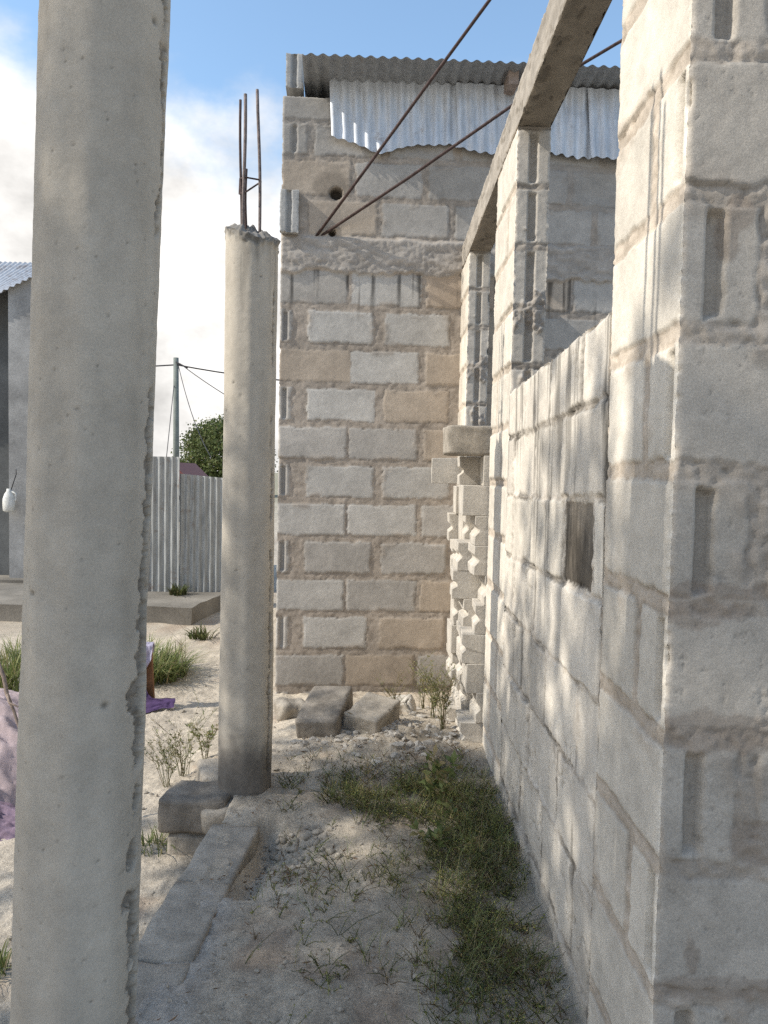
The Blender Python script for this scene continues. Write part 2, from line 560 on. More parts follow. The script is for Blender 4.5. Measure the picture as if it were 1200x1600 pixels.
def blades_np(pos, az, lean, length, width, col, nseed=0, seg=4):
    """curved grass blades as ribbons of quads"""
    n = len(pos)
    t = np.linspace(0, 1, seg + 1)[None, :, None]
    out = np.stack([np.cos(az), np.sin(az), np.zeros(n)], -1)[:, None, :]
    side = np.stack([-np.sin(az), np.cos(az), np.zeros(n)], -1)[:, None, :]
    L = length[:, None, None]; le = lean[:, None, None]
    c = pos[:, None, :] + out * L * (le * .25 * t + le * .75 * t ** 2) + np.array([0, 0, 1.]) * L * (t - le * .55 * t ** 2.4)
    w = width[:, None, None] * (1 - t ** 2 * .95) * .5
    V = np.stack([c - side * w, c + side * w], 2).reshape(n, -1, 3)
    m = (seg + 1) * 2
    base = np.arange(n)[:, None, None] * m
    q = np.array([[2 * k, 2 * k + 1, 2 * k + 3, 2 * k + 2] for k in range(seg)])[None]
    F = (base + q).reshape(-1, 4)
    return V.reshape(-1, 3), F, np.repeat(col, m, 0)


def tri2quad(F):
    return np.concatenate([F, F[:, 2:3]], 1)


class Soup:
    def __init__(s): s.V = []; s.F = []; s.C = []; s.n = 0

    def add(s, V, F, C):
        V = np.asarray(V, float).reshape(-1, 3); F = np.asarray(F)
        if F.shape[1] == 4:
            F = np.concatenate([F[:, [0, 1, 2]], F[:, [0, 2, 3]]])
        F = F[(F[:, 0] != F[:, 1]) & (F[:, 1] != F[:, 2]) & (F[:, 0] != F[:, 2])]
        s.V.append(V); s.F.append(F + s.n); s.C.append(np.broadcast_to(C, V.shape)); s.n += len(V)

    def tube(s, pts, rad, col, seg=4):
        V, F = tube_np(pts, rad, seg, cap=False)
        s.add(np.array([tuple(v) for v in V]), np.array(F), np.array(col))

    def build(s, name, mat, parent=None, smooth=False):
        me = mesh_np(name, np.concatenate(s.V), np.concatenate(s.F), np.concatenate(s.C), smooth)
        o = link(name, me, mat)
        if parent: put(o, parent)
        return o


# ================================================================== GROUND
XW = .5625            # face of the unfinished house


def ground_h(x, y):
    x = np.asarray(x, float); y = np.asarray(y, float)
    far = -.23 * ss(4.1, 5.8, y)                                  # corridor falls towards the far wall
    yard = -.25 + .03 * fbm(x * .8, y * .8, 11)
    edge = -.665 + .015 * fbm(y * 3, y * 0 + 2, 13)
    k = ss(-.035, .035, x - edge)                                   # step up to the veranda floor
    soft = ss(-.5, .45, x + .75)
    kk = k * (1 - ss(3.7, 4.6, y)) + soft * ss(3.7, 4.6, y)
    near = 1 - ss(7, 14, np.hypot(x, y))
    h = yard * (1 - kk) + far * kk
    h = h + near * (.012 * fbm(x * 4, y * 4, 3) + .006 * fbm(x * 17, y * 17, 5) + .0035 * fbm(x * 60, y * 60, 6, 3))
    # washed-out hollow beside the edging slabs
    hol = np.exp(-(((x + .36) / .13) ** 2 + ((y - 2.93) / .17) ** 2) * 1.2)
    h = h - .085 * hol
    trench = np.exp(-((x + .45) / .05) ** 2) * ss(2.5, 2.62, y) * (1 - ss(3.1, 3.2, y))
    h = h - .07 * trench
    # rubble mounds before the far wall
    h = h + .05 * np.exp(-(((x - .1) / .35) ** 2 + ((y - 4.25) / .35) ** 2)) * (.6 + .6 * np.abs(fbm(x * 11, y * 11, 31)))
    pit = np.exp(-(((x + .83) / .13) ** 2 + ((y - 2.45) / .25) ** 2))
    h = h - .1 * pit
    return h


def axis(lo, hi, fine, far, grow=1.16):
    a = list(np.arange(lo, hi, fine))
    s = fine; v = a[-1]; up = []
    while v < far: s *= grow; v += s; up.append(v)
    s = fine; v = a[0]; dn = []
    while v > -far: s *= grow; v -= s; dn.append(v)
    return np.array(dn[::-1] + a + up)


gx = axis(-1.6, .75, .0095, 900); gy = axis(1.5, 5.9, .0105, 900)
GX, GY = np.meshgrid(gx, gy, indexing='ij')
GZ = ground_h(GX, GY)
nA = fbm(GX * 2.2, GY * 2.2, 51); nB = fbm(GX * 9, GY * 9, 53); nC = fbm(GX * 34, GY * 34, 55)
gc = np.array([.39, .338, .268]) * (1 + .13 * nA + .12 * nB + .12 * nC)[..., None]
brown = np.array([.25, .185, .135])
gc = mixc(gc, brown * (1 + .2 * nC)[..., None], ss(.25, .9, fbm(GX * 3.1, GY * 3.1, 57) + .35 * nB) * .6)
painted_sun = (1 - ss(-.95, -.7, GX)) + ss(3.7, 4.2, GY) * ss(-.95, -.7, GX)  # sunlit yard and far path, painted as lighter sand
gc = gc * (1 + .22 * painted_sun)[..., None]
wd = np.exp(-((GX - .30) / .28) ** 2) * ss(2.0, 2.6, GY) * (1 - ss(4.2, 4.9, GY))
gc = mixc(gc, np.array([.17, .14, .10]) * (1 + .25 * nC)[..., None], np.clip(wd * (.5 + .5 * nB), 0, .75))
curb = ss(-.77, -.68, GX) * (1 - ss(-.52, -.42, GX)) * (1 - ss(2.5, 2.7, GY))
gc = mixc(gc, np.array([.33, .31, .285]) * (1 + .15 * nC)[..., None], curb * .6)
step_shade = ss(-.8, -.73, GX) * (1 - ss(-.70, -.64, GX)) * (1 - ss(3.6, 4.2, GY))
gc = gc * (1 - .35 * step_shade)[..., None]  # shade under the veranda edge painted into the step face
farm = ss(12, 60, np.hypot(GX, GY))
gc = mixc(gc, np.array([.22, .21, .13]) * np.ones(GX.shape + (1,)), farm * .7)
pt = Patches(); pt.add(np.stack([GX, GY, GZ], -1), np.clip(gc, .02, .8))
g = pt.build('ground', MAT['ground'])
tag(g, 'pale dusty sand ground with patches of dry earth', None, kind='structure')


def gh(x, y): return float(ground_h(np.array([x]), np.array([y]))[0])


# ================================================================== UNFINISHED HOUSE (right)
house = thing('unfinished_house', 'roofless unfinished house of pale concrete blocks on the right with open windows', 'building', (XW, 1.49, 0))
LIGHT = (.61, .56, .48); WARM = (.54, .485, .41); SHADED_B = (.435, .395, .34); TAN = (.45, .37, .29); DARKB = (.12, .105, .09)  # front blocks carry painted sunlight, return-wall blocks painted shade
MORT = (.50, .43, .35)
Y0, Y1, Y2, Y3, Y4, Y5 = 1.49, 1.94, 3.46, 4.06, 5.35, 5.86
ZB0, ZB1, ZS = 2.99, 3.17, 1.843
jz = [2.26 + .264 * k for k in range(-10, 4)]
rb = random.Random(3)


def tint(base, a=.07):
    k = 1 + rb.uniform(-a, a)
    return tuple(x * k for x in base)


# front face pattern, u = Y
pier_courses = []; side_courses = []
for k in range(len(jz) - 1):
    va, vb = jz[k] + .018, jz[k + 1] - .018
    stretch_front = (k % 2 == 0)           # courses whose corner block runs along the front
    if stretch_front:
        pier_courses.append((va, vb, [(1.40, 1.93, 'S', tint(LIGHT), .002)]))
        side_courses.append((va, vb, [(-.02, .150, 'H', tint(SHADED_B), .001), (.195, .65, 'S', tint(SHADED_B), .002), (.69, 1.14, 'S', tint(SHADED_B), 0)]))
    else:
        pier_courses.append((va, vb, [(1.40, 1.645, 'H', tint(LIGHT), .001), (1.675, 1.93, 'S', tint(LIGHT), .002)]))
        side_courses.append((va, vb, [(-.05, .455, 'S', tint(SHADED_B), .002), (.49, .94, 'S', tint(SHADED_B), 0)]))
f_pier = block_field(pier_courses, MORT, seed=5, smear=.8, joint=.005, rec=.002, warp=.006, gap=.35)


def side_extra(u, v, h, c):
    # damp brown stains left under the bed joints
    st = np.zeros_like(u)
    for cu, cv, su, sv in ((.10, .955, .20, .045), (.05, 1.19, .12, .03), (.10, 1.235, .22, .018), (.11, 1.965, .03, .035), (.09, 1.92, .022, .05), (.22, .73, .1, .05), (.12, .43, .2, .03), (.07, .50, .018, .045)):
        d = ((u - cu + .012 * fbm(u * 25, v * 25, 91)) / su) ** 2 + ((v - cv + .012 * fbm(u * 25, v * 25, 92)) / sv) ** 2
        st = np.maximum(st, 1 - ss(.55, 1.1, d))
    c = mixc(c, np.array([.23, .18, .14]) * np.ones(c.shape), st * .48)
    rough = ss(.2, .8, fbm(u * 4, v * 4, 93)) * ss(.1, .2, u)
    h = h + rough * .005 * fbm(u * 95, v * 95, 94)
    pk = ss(.78, .9, fbm(u * 60, v * 60, 96, 3))
    h = h - .0015 * pk; c = c * (1 - .2 * pk)[..., None]
    return h, c


f_side = block_field(side_courses, (.39, .342, .287), seed=8, smear=1.0, extra=side_extra, joint=.005, warp=.007, rec=.0005, rough=.0009, gap=.35)

# sill wall, irregular dry-looking joints
sj = [1.845, 1.63, 1.375, 1.115, .86, .60, .34, .08, -.2]
sill_courses = []
for k in range(len(sj) - 1):
    vb, va = sj[k] - .006, sj[k + 1] + .006
    us = 1.94 - (.0 if k % 2 else .22)
    bl = []
    while us < Y2 + .1:
        L = .44 + rb.uniform(-.05, .05)
        bl.append((us, us + L - .012, 'S', tint((.60, .55, .475), .08), rb.uniform(-.007, .007)))
        us += L
    sill_courses.append((va, vb, bl))
# the mouldy recessed block
sill_courses[2][2].clear()
sill_courses[2][2].extend([(1.9, 2.035, 'S', tint(LIGHT), .0), (2.05, 2.37, 'S', tint(LIGHT), -.003), (2.385, 2.86, 'S', tint(LIGHT), .004), (2.875, 3.3, 'S', tint(LIGHT), -.004), (3.31, 3.6, 'S', tint(LIGHT), .003)])


def sill_extra(u, v, h, c):
    # rain streaks and hairline cracks
    st = ss(.25, .7, fbm(u * 26, v * 1.3, 101)) * ss(.9, 1.75, v + .2 * fbm(u * 5, v * 2, 102))
    c = c * (1 - .55 * st)[..., None]
    cr = np.abs(fbm(u * 5.5, v * 2.6, 103, 5))
    k = (1 - ss(.008, .03, cr)) * ss(.0, .3, fbm(u * 2, v * 2, 104))
    h = h - .006 * k
    c = c * (1 - .55 * k)[..., None]
    # one block black with mould, paler towards its top right corner
    e_ = .007 * fbm(u * 60, v * 60, 108)
    dd = np.minimum(np.minimum(u + e_ - 2.055, 2.365 - u + e_), np.minimum(v - 1.123 + e_, 1.366 - v + e_))
    dk = ss(-.002, .005, dd)
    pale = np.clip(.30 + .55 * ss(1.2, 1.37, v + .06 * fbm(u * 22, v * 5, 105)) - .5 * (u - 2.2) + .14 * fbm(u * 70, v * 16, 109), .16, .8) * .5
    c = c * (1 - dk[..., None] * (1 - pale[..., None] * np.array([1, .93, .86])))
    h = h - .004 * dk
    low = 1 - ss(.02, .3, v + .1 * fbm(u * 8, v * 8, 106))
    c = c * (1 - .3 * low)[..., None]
    h = h + .0022 * fbm(u * 7, v * 4, 107)
    return h, c


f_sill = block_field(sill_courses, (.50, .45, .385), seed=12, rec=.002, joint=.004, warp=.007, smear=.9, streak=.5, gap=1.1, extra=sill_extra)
p2_courses = []
for k in range(14):
    va = 2.99 - .262 * (k + 1) + .012; vb = 2.99 - .262 * k - .012
    off = .0 if k % 2 else .2
    p2_courses.append((va, vb, [(Y2 - .3, Y2 + .2 + off, 'S', tint(LIGHT), rb.uniform(-.004, .004)), (Y2 + .22 + off, Y3 + .3, 'S', tint(LIGHT), rb.uniform(-.004, .004)),
                                (Y4 - .2, Y4 + .25 + off * .5, 'S', tint(LIGHT), rb.uniform(-.004, .004)), (Y4 + .27 + off * .5, Y5 + .2, 'S', tint(WARM), rb.uniform(-.004, .004))]))
f_p2 = block_field(p2_courses, MORT, seed=15, rec=.006, streak=.2, smear=.6)
# ends of the piers (u = X - XW)
end_courses = []
for k in range(14):
    va = 2.99 - .262 * (k + 1) + .012; vb = 2.99 - .262 * k - .012
    end_courses.append((va, vb, [(-.03, .18, 'H', tint((.44, .405, .355)), rb.uniform(-.004, .004))]))  # pier ends darker than the fronts, their shade in the colour


def end_extra(u, v, h, c):
    k = ss(.35, .6, fbm(u * 9, v * 6, 111))
    h = h + .012 * k * (.6 + fbm(u * 40, v * 40, 112)) * ss(1.5, 1.7, v)
    c = mixc(c, np.array([.27, .24, .21]) * np.ones(c.shape), k * .7)
    return h, c


f_end = block_field(end_courses, (.3, .265, .225), seed=18, rec=.004, joint=.005, extra=end_extra, smear=.9)

FN, FU, FV = (-1, 0, 0), (0, 1, 0), (0, 0, 1)     # front face looks towards -X
ZG = -.5
# corner pier: front + the return wall facing the camera
pc = Patches()
patch(pc, (XW, 0, 0), FU, FV, FN, (Y0, Y1), (ZG, ZB0), .006, f_pier, edges={'u0': 71, 'u1': 72}, skirts={'u1': 1, 'back': 0})
patch(pc, (XW, Y0, 0), (1, 0, 0), FV, (0, -1, 0), (0, .9), (ZG, ZB0), .0055, f_side, edges={'u0': 71}, skirts={'u1': 1})
pc.build('corner_wall', MAT['wall'], house)
pc = Patches()
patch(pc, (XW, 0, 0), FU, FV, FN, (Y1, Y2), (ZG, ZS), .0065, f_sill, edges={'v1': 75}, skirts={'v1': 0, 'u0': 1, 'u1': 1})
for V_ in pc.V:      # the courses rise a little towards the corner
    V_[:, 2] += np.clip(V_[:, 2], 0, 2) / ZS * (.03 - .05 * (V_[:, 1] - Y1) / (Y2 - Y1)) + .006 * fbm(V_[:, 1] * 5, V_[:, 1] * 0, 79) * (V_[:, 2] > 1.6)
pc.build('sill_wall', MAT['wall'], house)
pc = Patches()
patch(pc, (XW, 0, 0), FU, FV, FN, (Y2, Y3), (ZG, ZB0), .008, f_p2, edges={'u0': 81, 'u1': 82}, skirts={'u1': 1})
patch(pc, (XW, Y2, 0), (1, 0, 0), FV, (0, -1, 0), (0, .15), (ZS - .1, ZB0), .006, f_end, edges={'u0': 81, 'u1': 83}, skirts={'back': 0})
pc.build('window_pier', MAT['wall'], house)
pc = Patches()
patch(pc, (XW, 0, 0), FU, FV, FN, (Y4, Y5), (ZG, ZB0), .01, f_p2, edges={'u0': 84}, skirts={'u1': 1})
patch(pc, (XW, Y4, 0), (1, 0, 0), FV, (0, -1, 0), (0, .15), (ZG, ZB0), .008, f_end, edges={'u0': 84, 'u1': 85}, skirts={'back': 0})
pc.build('door_pier', MAT['wall'], house)


def beam_field(u, v):
    a = fbm(u * 5, v * 14, 121); b = fbm(u * 40, v * 40, 122); d = fbm(u * 14, v * 30, 123)
    h = .004 * a + .002 * b + .003 * np.sign(np.sin(v * 70)) * .2
    k = ss(.35, .7, d)
    h = h - .006 * k
    c = np.array([.34, .305, .26]) * (1 + .2 * a + .1 * b - .25 * k)[..., None]
    return h, np.clip(c, .02, .8)


pc = Patches()
patch(pc, (XW, 0, 0), FU, FV, FN, (Y0 - .02, Y5), (ZB0 + .002, ZB1), .008, beam_field, edges={'v0': 131, 'v1': 132}, skirts={'v1': 1, 'u0': 1, 'u1': 1})
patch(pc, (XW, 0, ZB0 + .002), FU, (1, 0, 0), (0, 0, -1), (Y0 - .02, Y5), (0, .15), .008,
      lambda u, v: (beam_field(u + 9, v)[0], beam_field(u + 9, v)[1] * np.array([.82, .78, .72])), edges={'v0': 131, 'v1': 133}, skirts={'back': 0})  # same concrete as the front, underside shade painted in
pc.build('ring_beam', MAT['wall'], house)

# ================================================================== BLOCKS STACKED IN THE DOORWAY
bvar = [notch_block('concrete_block', (.45, .228, .15), MAT['block'], s, left=s % 3 != 0) for s in range(1, 9)]
ords = ['lowest', 'second', 'third', 'fourth', 'fifth', 'sixth', 'seventh', 'eighth', 'ninth', 'tenth', 'eleventh']
cols5 = ['front', 'second', 'middle', 'fourth', 'rearmost']
rs = random.Random(21)
GRP = 'loose blocks stacked dry in the doorway'
for cidx in range(5):
    yc = 4.195 + .242 * cidx
    zb = min(gh(.45, yc), -.02) - .02 - .02 * cidx
    ncourse = [10, 10, 11, 11, 10][cidx]
    pitch = (1.555 - zb) / 10.0
    for k in range(ncourse):
        x0 = [.475, .44, .46, .485, .485][cidx] + rs.uniform(-.05, .045)
        if (cidx * 2 + k) % 4 == 1: x0 += .05
        me = bvar[rs.randrange(8)]
        o = bpy.data.objects.new('concrete_block', me)
        COL.objects.link(o)
        o.location = (x0 + .225, yc, zb + k * pitch)
        o.rotation_euler = (0, 0, R(rs.uniform(-2.5, 2.5)))
        o.scale = (1, 1, pitch / .1505)
        tag(o, f'pale grey block in the dry doorway stack, {ords[k]} course up, {cols5[cidx]} column', 'concrete block', GRP)
top = bpy.data.objects.new('concrete_block', rough_box('concrete_block', (.45, .23, .16), MAT['block_mid'], 9, amp=.005, cuts=14, round_=.012, chip=.03))
COL.objects.link(top); top.location = (.335 + .225, 4.22, 1.555); top.rotation_euler = (0, 0, R(2))
tag(top, 'darker rough block lying on top of the doorway stack, jutting over the path', 'concrete block', GRP)
o = bpy.data.objects.new('concrete_block', bvar[2]); COL.objects.link(o)
o.location = (.30 + .225, 4.70, 1.39); o.rotation_euler = (0, 0, R(-5))
o.location.z = 1.40
tag(o, 'pale notched block pushed furthest out of the doorway stack, just below the top', 'concrete block', GRP)

# ================================================================== FAR BUILDING
TH = R(3.4)
UF = Vector((math.cos(TH), math.sin(TH), 0)); NF = Vector((math.sin(TH), -math.cos(TH), 0))
OF = Vector((-.79, 5.77, 0))


def far(px, py, off=0.0):
    d = ray(px, py); o = OF + NF * off
    return CAM + d * ((o - CAM).dot(NF) / d.dot(NF))


def far_u(px, py): return (far(px, py) - OF).dot(UF)


bld = thing('block_building', 'raw concrete block building with tin roof closing the far end of the passage', 'building', tuple(OF))
FG = (.415, .39, .355); FT = (.42, .355, .285); FL = (.47, .45, .415); FD = (.375, .35, .315)
fj = 2.965
dzc = .2876
far_courses = []
tones_odd = {0: [FD, FL, TAN], 2: [FT, FL, FT], 4: [FG, FG, FT], 6: [FL, FL, FG], 8: [FL, FG, FT], 10: [FG, FT, FG]}
tones_even = {1: [FL, FL, FT], 3: [FL, FT, FT], 5: [FL, FL, FG], 7: [FG, FG, FG], 9: [FL, FT, FG], 11: [FG, FG, FG]}
for k in range(12):
    vb = fj - dzc * k - .024; va = fj - dzc * (k + 1) + .024
    bl = []
    if k % 2 == 0:
        us = -.03; i = 0
        while us < 3.2:
            t = tones_odd[k][i % 3] if i < 3 else rb.choice([FG, FL, FD, FT])
            bl.append((us, us + .515 + rb.uniform(-.02, .02) + (.03 if i == 0 else 0), 'S', tint(t, .08), rb.uniform(.0, .004))); us += .56; i += 1
    else:
        bl.append((-.01, .095, 'H', tint(FG), .004)); us = .205; i = 0
        while us < 3.2:
            t = tones_even[k][i % 3] if i < 3 else rb.choice([FG, FL, FD, FT])
            bl.append((us, us + .50 + rb.uniform(-.02, .02), 'S', tint(t, .08), rb.uniform(.0, .004))); us += .58; i += 1
    far_courses.append((va, vb, bl))
for k in range(4):      # above the ring beam
    va = 3.19 + .288 * k + .02; vb = 3.19 + .288 * (k + 1) - .02
    bl = []
    us = .2 if k == 0 else 0.0
    if k == 2: bl.append((-.01, .19, 'H', tint(FD), .002)); us = .24
    i = 0
    while us < 3.2:
        t = FT if (k <= 1 and i == 0) else rb.choice([FD, FG, FD])
        bl.append((us, us + .50 + rb.uniform(-.02, .02), 'S', tint(t, .06), rb.uniform(.0, .003))); us += .545; i += 1
    far_courses.append((va, vb, bl))
holes = [far_u(525, 302), far(525, 302).z, far_u(519, 364), far(519, 364).z]
anchor = far(488, 374)


def far_extra(u, v, h, c):
    # cast band, proud and ragged at its lower edge
    low = 2.965 + .03 * fbm(u * 9, u * 0, 141) - .02
    up = 3.185 + .015 * fbm(u * 7, u * 0 + 4, 142)
    m = ss(-.012, .004, v - low) * (1 - ss(-.01, .02, v - up))
    n1 = fbm(u * 7, v * 18, 143); n2 = fbm(u * 45, v * 45, 144)
    hb = .016 + .006 * n1 + .004 * n2
    cb = np.array([.37, .335, .295]) * (1 + .18 * n1 + .12 * n2)[..., None]
    h = h * (1 - m) + hb * m
    c = mixc(c, cb, m)
    # cement drips below the band
    dr = 1.5 * ss(.2, .6, fbm(u * 26, v * .9, 145)) * ss(-.42, -.06, v - low) * (1 - ss(-.02, .0, v - low))
    c = c * np.clip(1 - .5 * dr, .3, 1)[..., None]
    # plaster smeared over the courses under the roof
    pl = ss(-.1, .5, fbm(u * 1.6, v * 2.4, 146) + .5 * ss(3.5, 4.0, v)) * ss(3.3, 3.5, v)
    c = mixc(c, np.array([.30, .29, .275]) * (1 + .1 * n2)[..., None], pl * .5)
    h = h + pl * .004
    # two put-log holes
    for i in (0, 2):
        d = np.hypot((u - holes[i]) / (.045 if i == 0 else .028), (v - holes[i + 1]) / (.04 if i == 0 else .028)) + .18 * n1
        k = 1 - ss(.75, 1.05, d)
        h = h - .07 * k
        c = c * (1 - .8 * k)[..., None]
    d = np.hypot((u - .36) / .14, (v - 3.56) / .1) + .3 * n1        # damp patch on the tan block
    c = c * (1 - .28 * (1 - ss(.7, 1.1, d)))[..., None]
    damp = 1 - ss(-.25, .35, v + .15 * fbm(u * 3, v * 3, 147))
    c = c * (1 - .28 * damp)[..., None]
    return h, c


f_far = block_field(far_courses, (.36, .312, .262), seed=25, rec=.002, joint=.006, warp=.009, gap=.4, mamp=.0026, smear=.8, rough=.0014, extra=far_extra)
BK_ = Vector((-NF.x, -NF.y, 0))
pc = Patches()
patch(pc, OF, UF, (0, 0, 1), NF, (0, 3.05), (-.6, 4.28), .0105, f_far, edges={'u0': 151, 'v1': 152}, skirts={'u0': 1, 'u1': 1, 'v1': 1})
for V_ in pc.V:      # the top course stops short of the roof at the left end
    uu_ = (V_ - np.array(OF)) @ np.array(UF)
    zt_ = 4.20 + .07 * ss(.3, .6, uu_)
    V_[:, 2] = np.where(V_[:, 2] > 3.9, 3.9 + (V_[:, 2] - 3.9) * (zt_ - 3.9) / .38, V_[:, 2])
pc.build('front_wall', MAT['wall_far'], bld)
bm = bmesh.new(); box_bm(bm, OF + UF * 1.5 + BK_ * 4.0 + Vector((0, 0, 1.7)), (3.1, .15, 4.4), Matrix.Rotation(TH, 4, 'Z'))  # unseen wall added to keep the space under the roof dark
bm_obj('unseen_back_wall', bm, MAT['plaster_shade'], bld)
bm = bmesh.new(); box_bm(bm, OF + UF * 3.13 + BK_ * 2.0 + Vector((0, 0, 1.8)), (.15, 3.8, 4.7), Matrix.Rotation(TH, 4, 'Z'))  # unseen right end, added to shut light out of the interior
bm_obj('unseen_side_wall', bm, MAT['plaster_shade'], bld)
BK = BK_
# side wall running back from the left corner
pc = Patches()
patch(pc, OF + BK * .15, BK, (0, 0, 1), -UF, (0, 4), (-.6, 4.26), .05, plain_field((.33, .31, .28), 155, .006), edges={}, skirts={'v1': 1, 'u1': 1})
pc.build('unseen_side_wall', MAT['wall_far'], bld)


def far_block(name, px0, py0, px1, py1, off, depth, label=None):
    """grooved block end standing proud of the far wall"""
    a = far(px0, py1); b = far(px1, py0)
    u0 = (a - OF).dot(UF); u1 = (b - OF).dot(UF)
    pcx = Patches()
    wdt = u1 - u0
    fld = block_field([(a.z - .1, b.z + .1, [(u0 - .1 + .0, u1 + .1, 'H', (.38, .375, .36), 0)])], FD, seed=161 + int(px0), rec=.0)
    patch(pcx, OF + NF * off, UF, (0, 0, 1), NF, (u0, u1), (a.z, b.z), .008, fld, edges={'u0': 162, 'u1': 163, 'v0': 164, 'v1': 165},
          skirts={'u0': 1, 'u1': 1, 'v0': 1, 'v1': 1}, thick=depth)
    return pcx.build(name, MAT['wall_far'], bld)


far_block('projecting_block', 437, 300, 468, 366, .055, .05)
far_block('corner_block', 446, 84, 475, 137, .004, .18)

# roof: corrugated, seen from below
def corrugated(name, P00, P10, P01, P11, period, amp, mat, parent, ncol=None, nrow=6, nrm=None, bottom=None, topf=None, dent=0, seed=0):
    """loft between left edge (P00 bottom, P01 top) and right edge; waves across"""
    P00, P10, P01, P11 = (np.array(p, float) for p in (P00, P10, P01, P11))
    W = np.linalg.norm(P10 - P00)
    ncol = ncol or int(W / period * 10) + 1
    s = np.linspace(0, 1, ncol)[:, None]; t = np.linspace(0, 1, nrow)[None, :]
    S = s + 0 * t; T = t + 0 * s
    if bottom is not None:
        b = bottom(S); T = b + (1 - b) * T
    if topf is not None:
        tp = topf(S); T = np.minimum(T, T * 0 + 1) * 1.0
    P = (P00 * (1 - S)[..., None] + P10 * S[..., None]) * (1 - T)[..., None] + (P01 * (1 - S)[..., None] + P11 * S[..., None]) * T[..., None]
    n = np.array(nrm, float) if nrm is not None else np.cross(P10 - P00, P01 - P00)
    n = n / np.linalg.norm(n)
    off = amp * np.sin(S * W / period * 2 * math.pi)
    if dent: off = off + dent * fbm(S * W * 2.2, T * 1.4 + seed, 171 + seed) 
    P = P + off[..., None] * n
    F = grid_faces(ncol, nrow)
    me = mesh_np(name, P.reshape(-1, 3), F)
    o = link(name, me, mat)
    if parent: put(o, parent)
    return o


E0 = at(472, 84, 5.46); E1 = at(955, 104, 5.62)
ed = (E1 - E0) / (483)
E1b = E0 + (E1 - E0) * 1.45
back = Vector((-NF.x * 4, -NF.y * 4, -.35))
corrugated('roof', E0 + back, E1b + back, E0, E1b, .083, .0095, MAT['roof'], bld, nrow=8)
# purlin ends under the roof
for px, py in ((798, 131),):
    c = far(px, py, .1)
    bm = bmesh.new(); box_bm(bm, c, (.075, .2, .1), Matrix.Rotation(TH, 4, 'Z'))
    bm_obj('purlin', bm, MAT['wood_pale'], bld, bevel=.004)
bm = bmesh.new()
c = OF + UF * 1.7 + NF * .02; c.z = 4.385
box_bm(bm, OF + UF * 1.75 + NF * (-.07) + Vector((0, 0, 4.33)), (2.5, .1, .09), Matrix.Rotation(TH, 4, 'Z'))
bm_obj('wall_plate', bm, MAT['wood'], bld)
# loose sheets nailed across the top of the wall
prof = [(514, 214), (523, 216), (545, 222), (566, 230), (587, 240), (603, 237), (620, 231), (650, 226), (680, 227), (700, 225), (716, 230), (740, 237), (770, 240), (800, 240), (840, 238), (870, 240), (900, 246), (930, 246), (955, 249), (1010, 255)]
spans = [('cladding_sheet', 514, 718, 112, 132), ('cladding_sheet', 712, 924, 130, 138), ('cladding_sheet', 918, 1010, 138, 142)]
px_, py_ = zip(*prof)
for i, (nm, xa, xb, ta, tb) in enumerate(spans):
    off = .045 + .014 * i
    lo = 262
    P00, P10, P01, P11 = far(xa + 6, lo, off), far(xb, lo, off), far(xa, ta, off - .015), far(xb, tb, off - .015)

    def bot(S, xa=xa, xb=xb, ta=ta, tb=tb, i=i):
        x = xa + (xb - xa) * S
        y = np.interp(x, px_, py_) + 1.6 * np.sin(x / 2.75)
        return np.clip((lo - y) / (lo - (ta + (tb - ta) * S)), 0, .9)
    corrugated(nm, P00, P10, P01, P11, .083, .0085, MAT['sheet'], bld, nrow=26, bottom=bot, dent=.012, seed=i)

# rebars sticking out of the far wall
def rod(name, pts, r, label, mat=MAT['rust'], cat='steel bar', group=None):
    # polyline smoothed
    me = tubes_mesh(name, [(pts, r)], 10)
    o = link(name, me, mat)
    return tag(o, label, cat, group)


A = far(489, 376, -.03)
B = at(765, 0, 4.95); C2 = at(845, -110, 4.7)
mid = A.lerp(B, .35) + Vector((-.012, 0, -.02))
rod('reinforcing_bar', [A, mid, A.lerp(B, .7) + Vector((-.006, 0, -.008)), B, C2], .0108, 'steeper of two rusty steel bars rising out of the far block wall', group='bars out of the far wall')
A2 = far(492, 375, -.03); B2 = at(800, 165, 5.35); B3 = at(962, 69, 5.2); B4 = at(1100, -10, 5.1)
rod('reinforcing_bar', [A2, A2.lerp(B2, .5) + Vector((0, 0, -.012)), B2, B3, B4], .0108, 'flatter of two rusty steel bars, passing behind the concrete beam', group='bars out of the far wall')


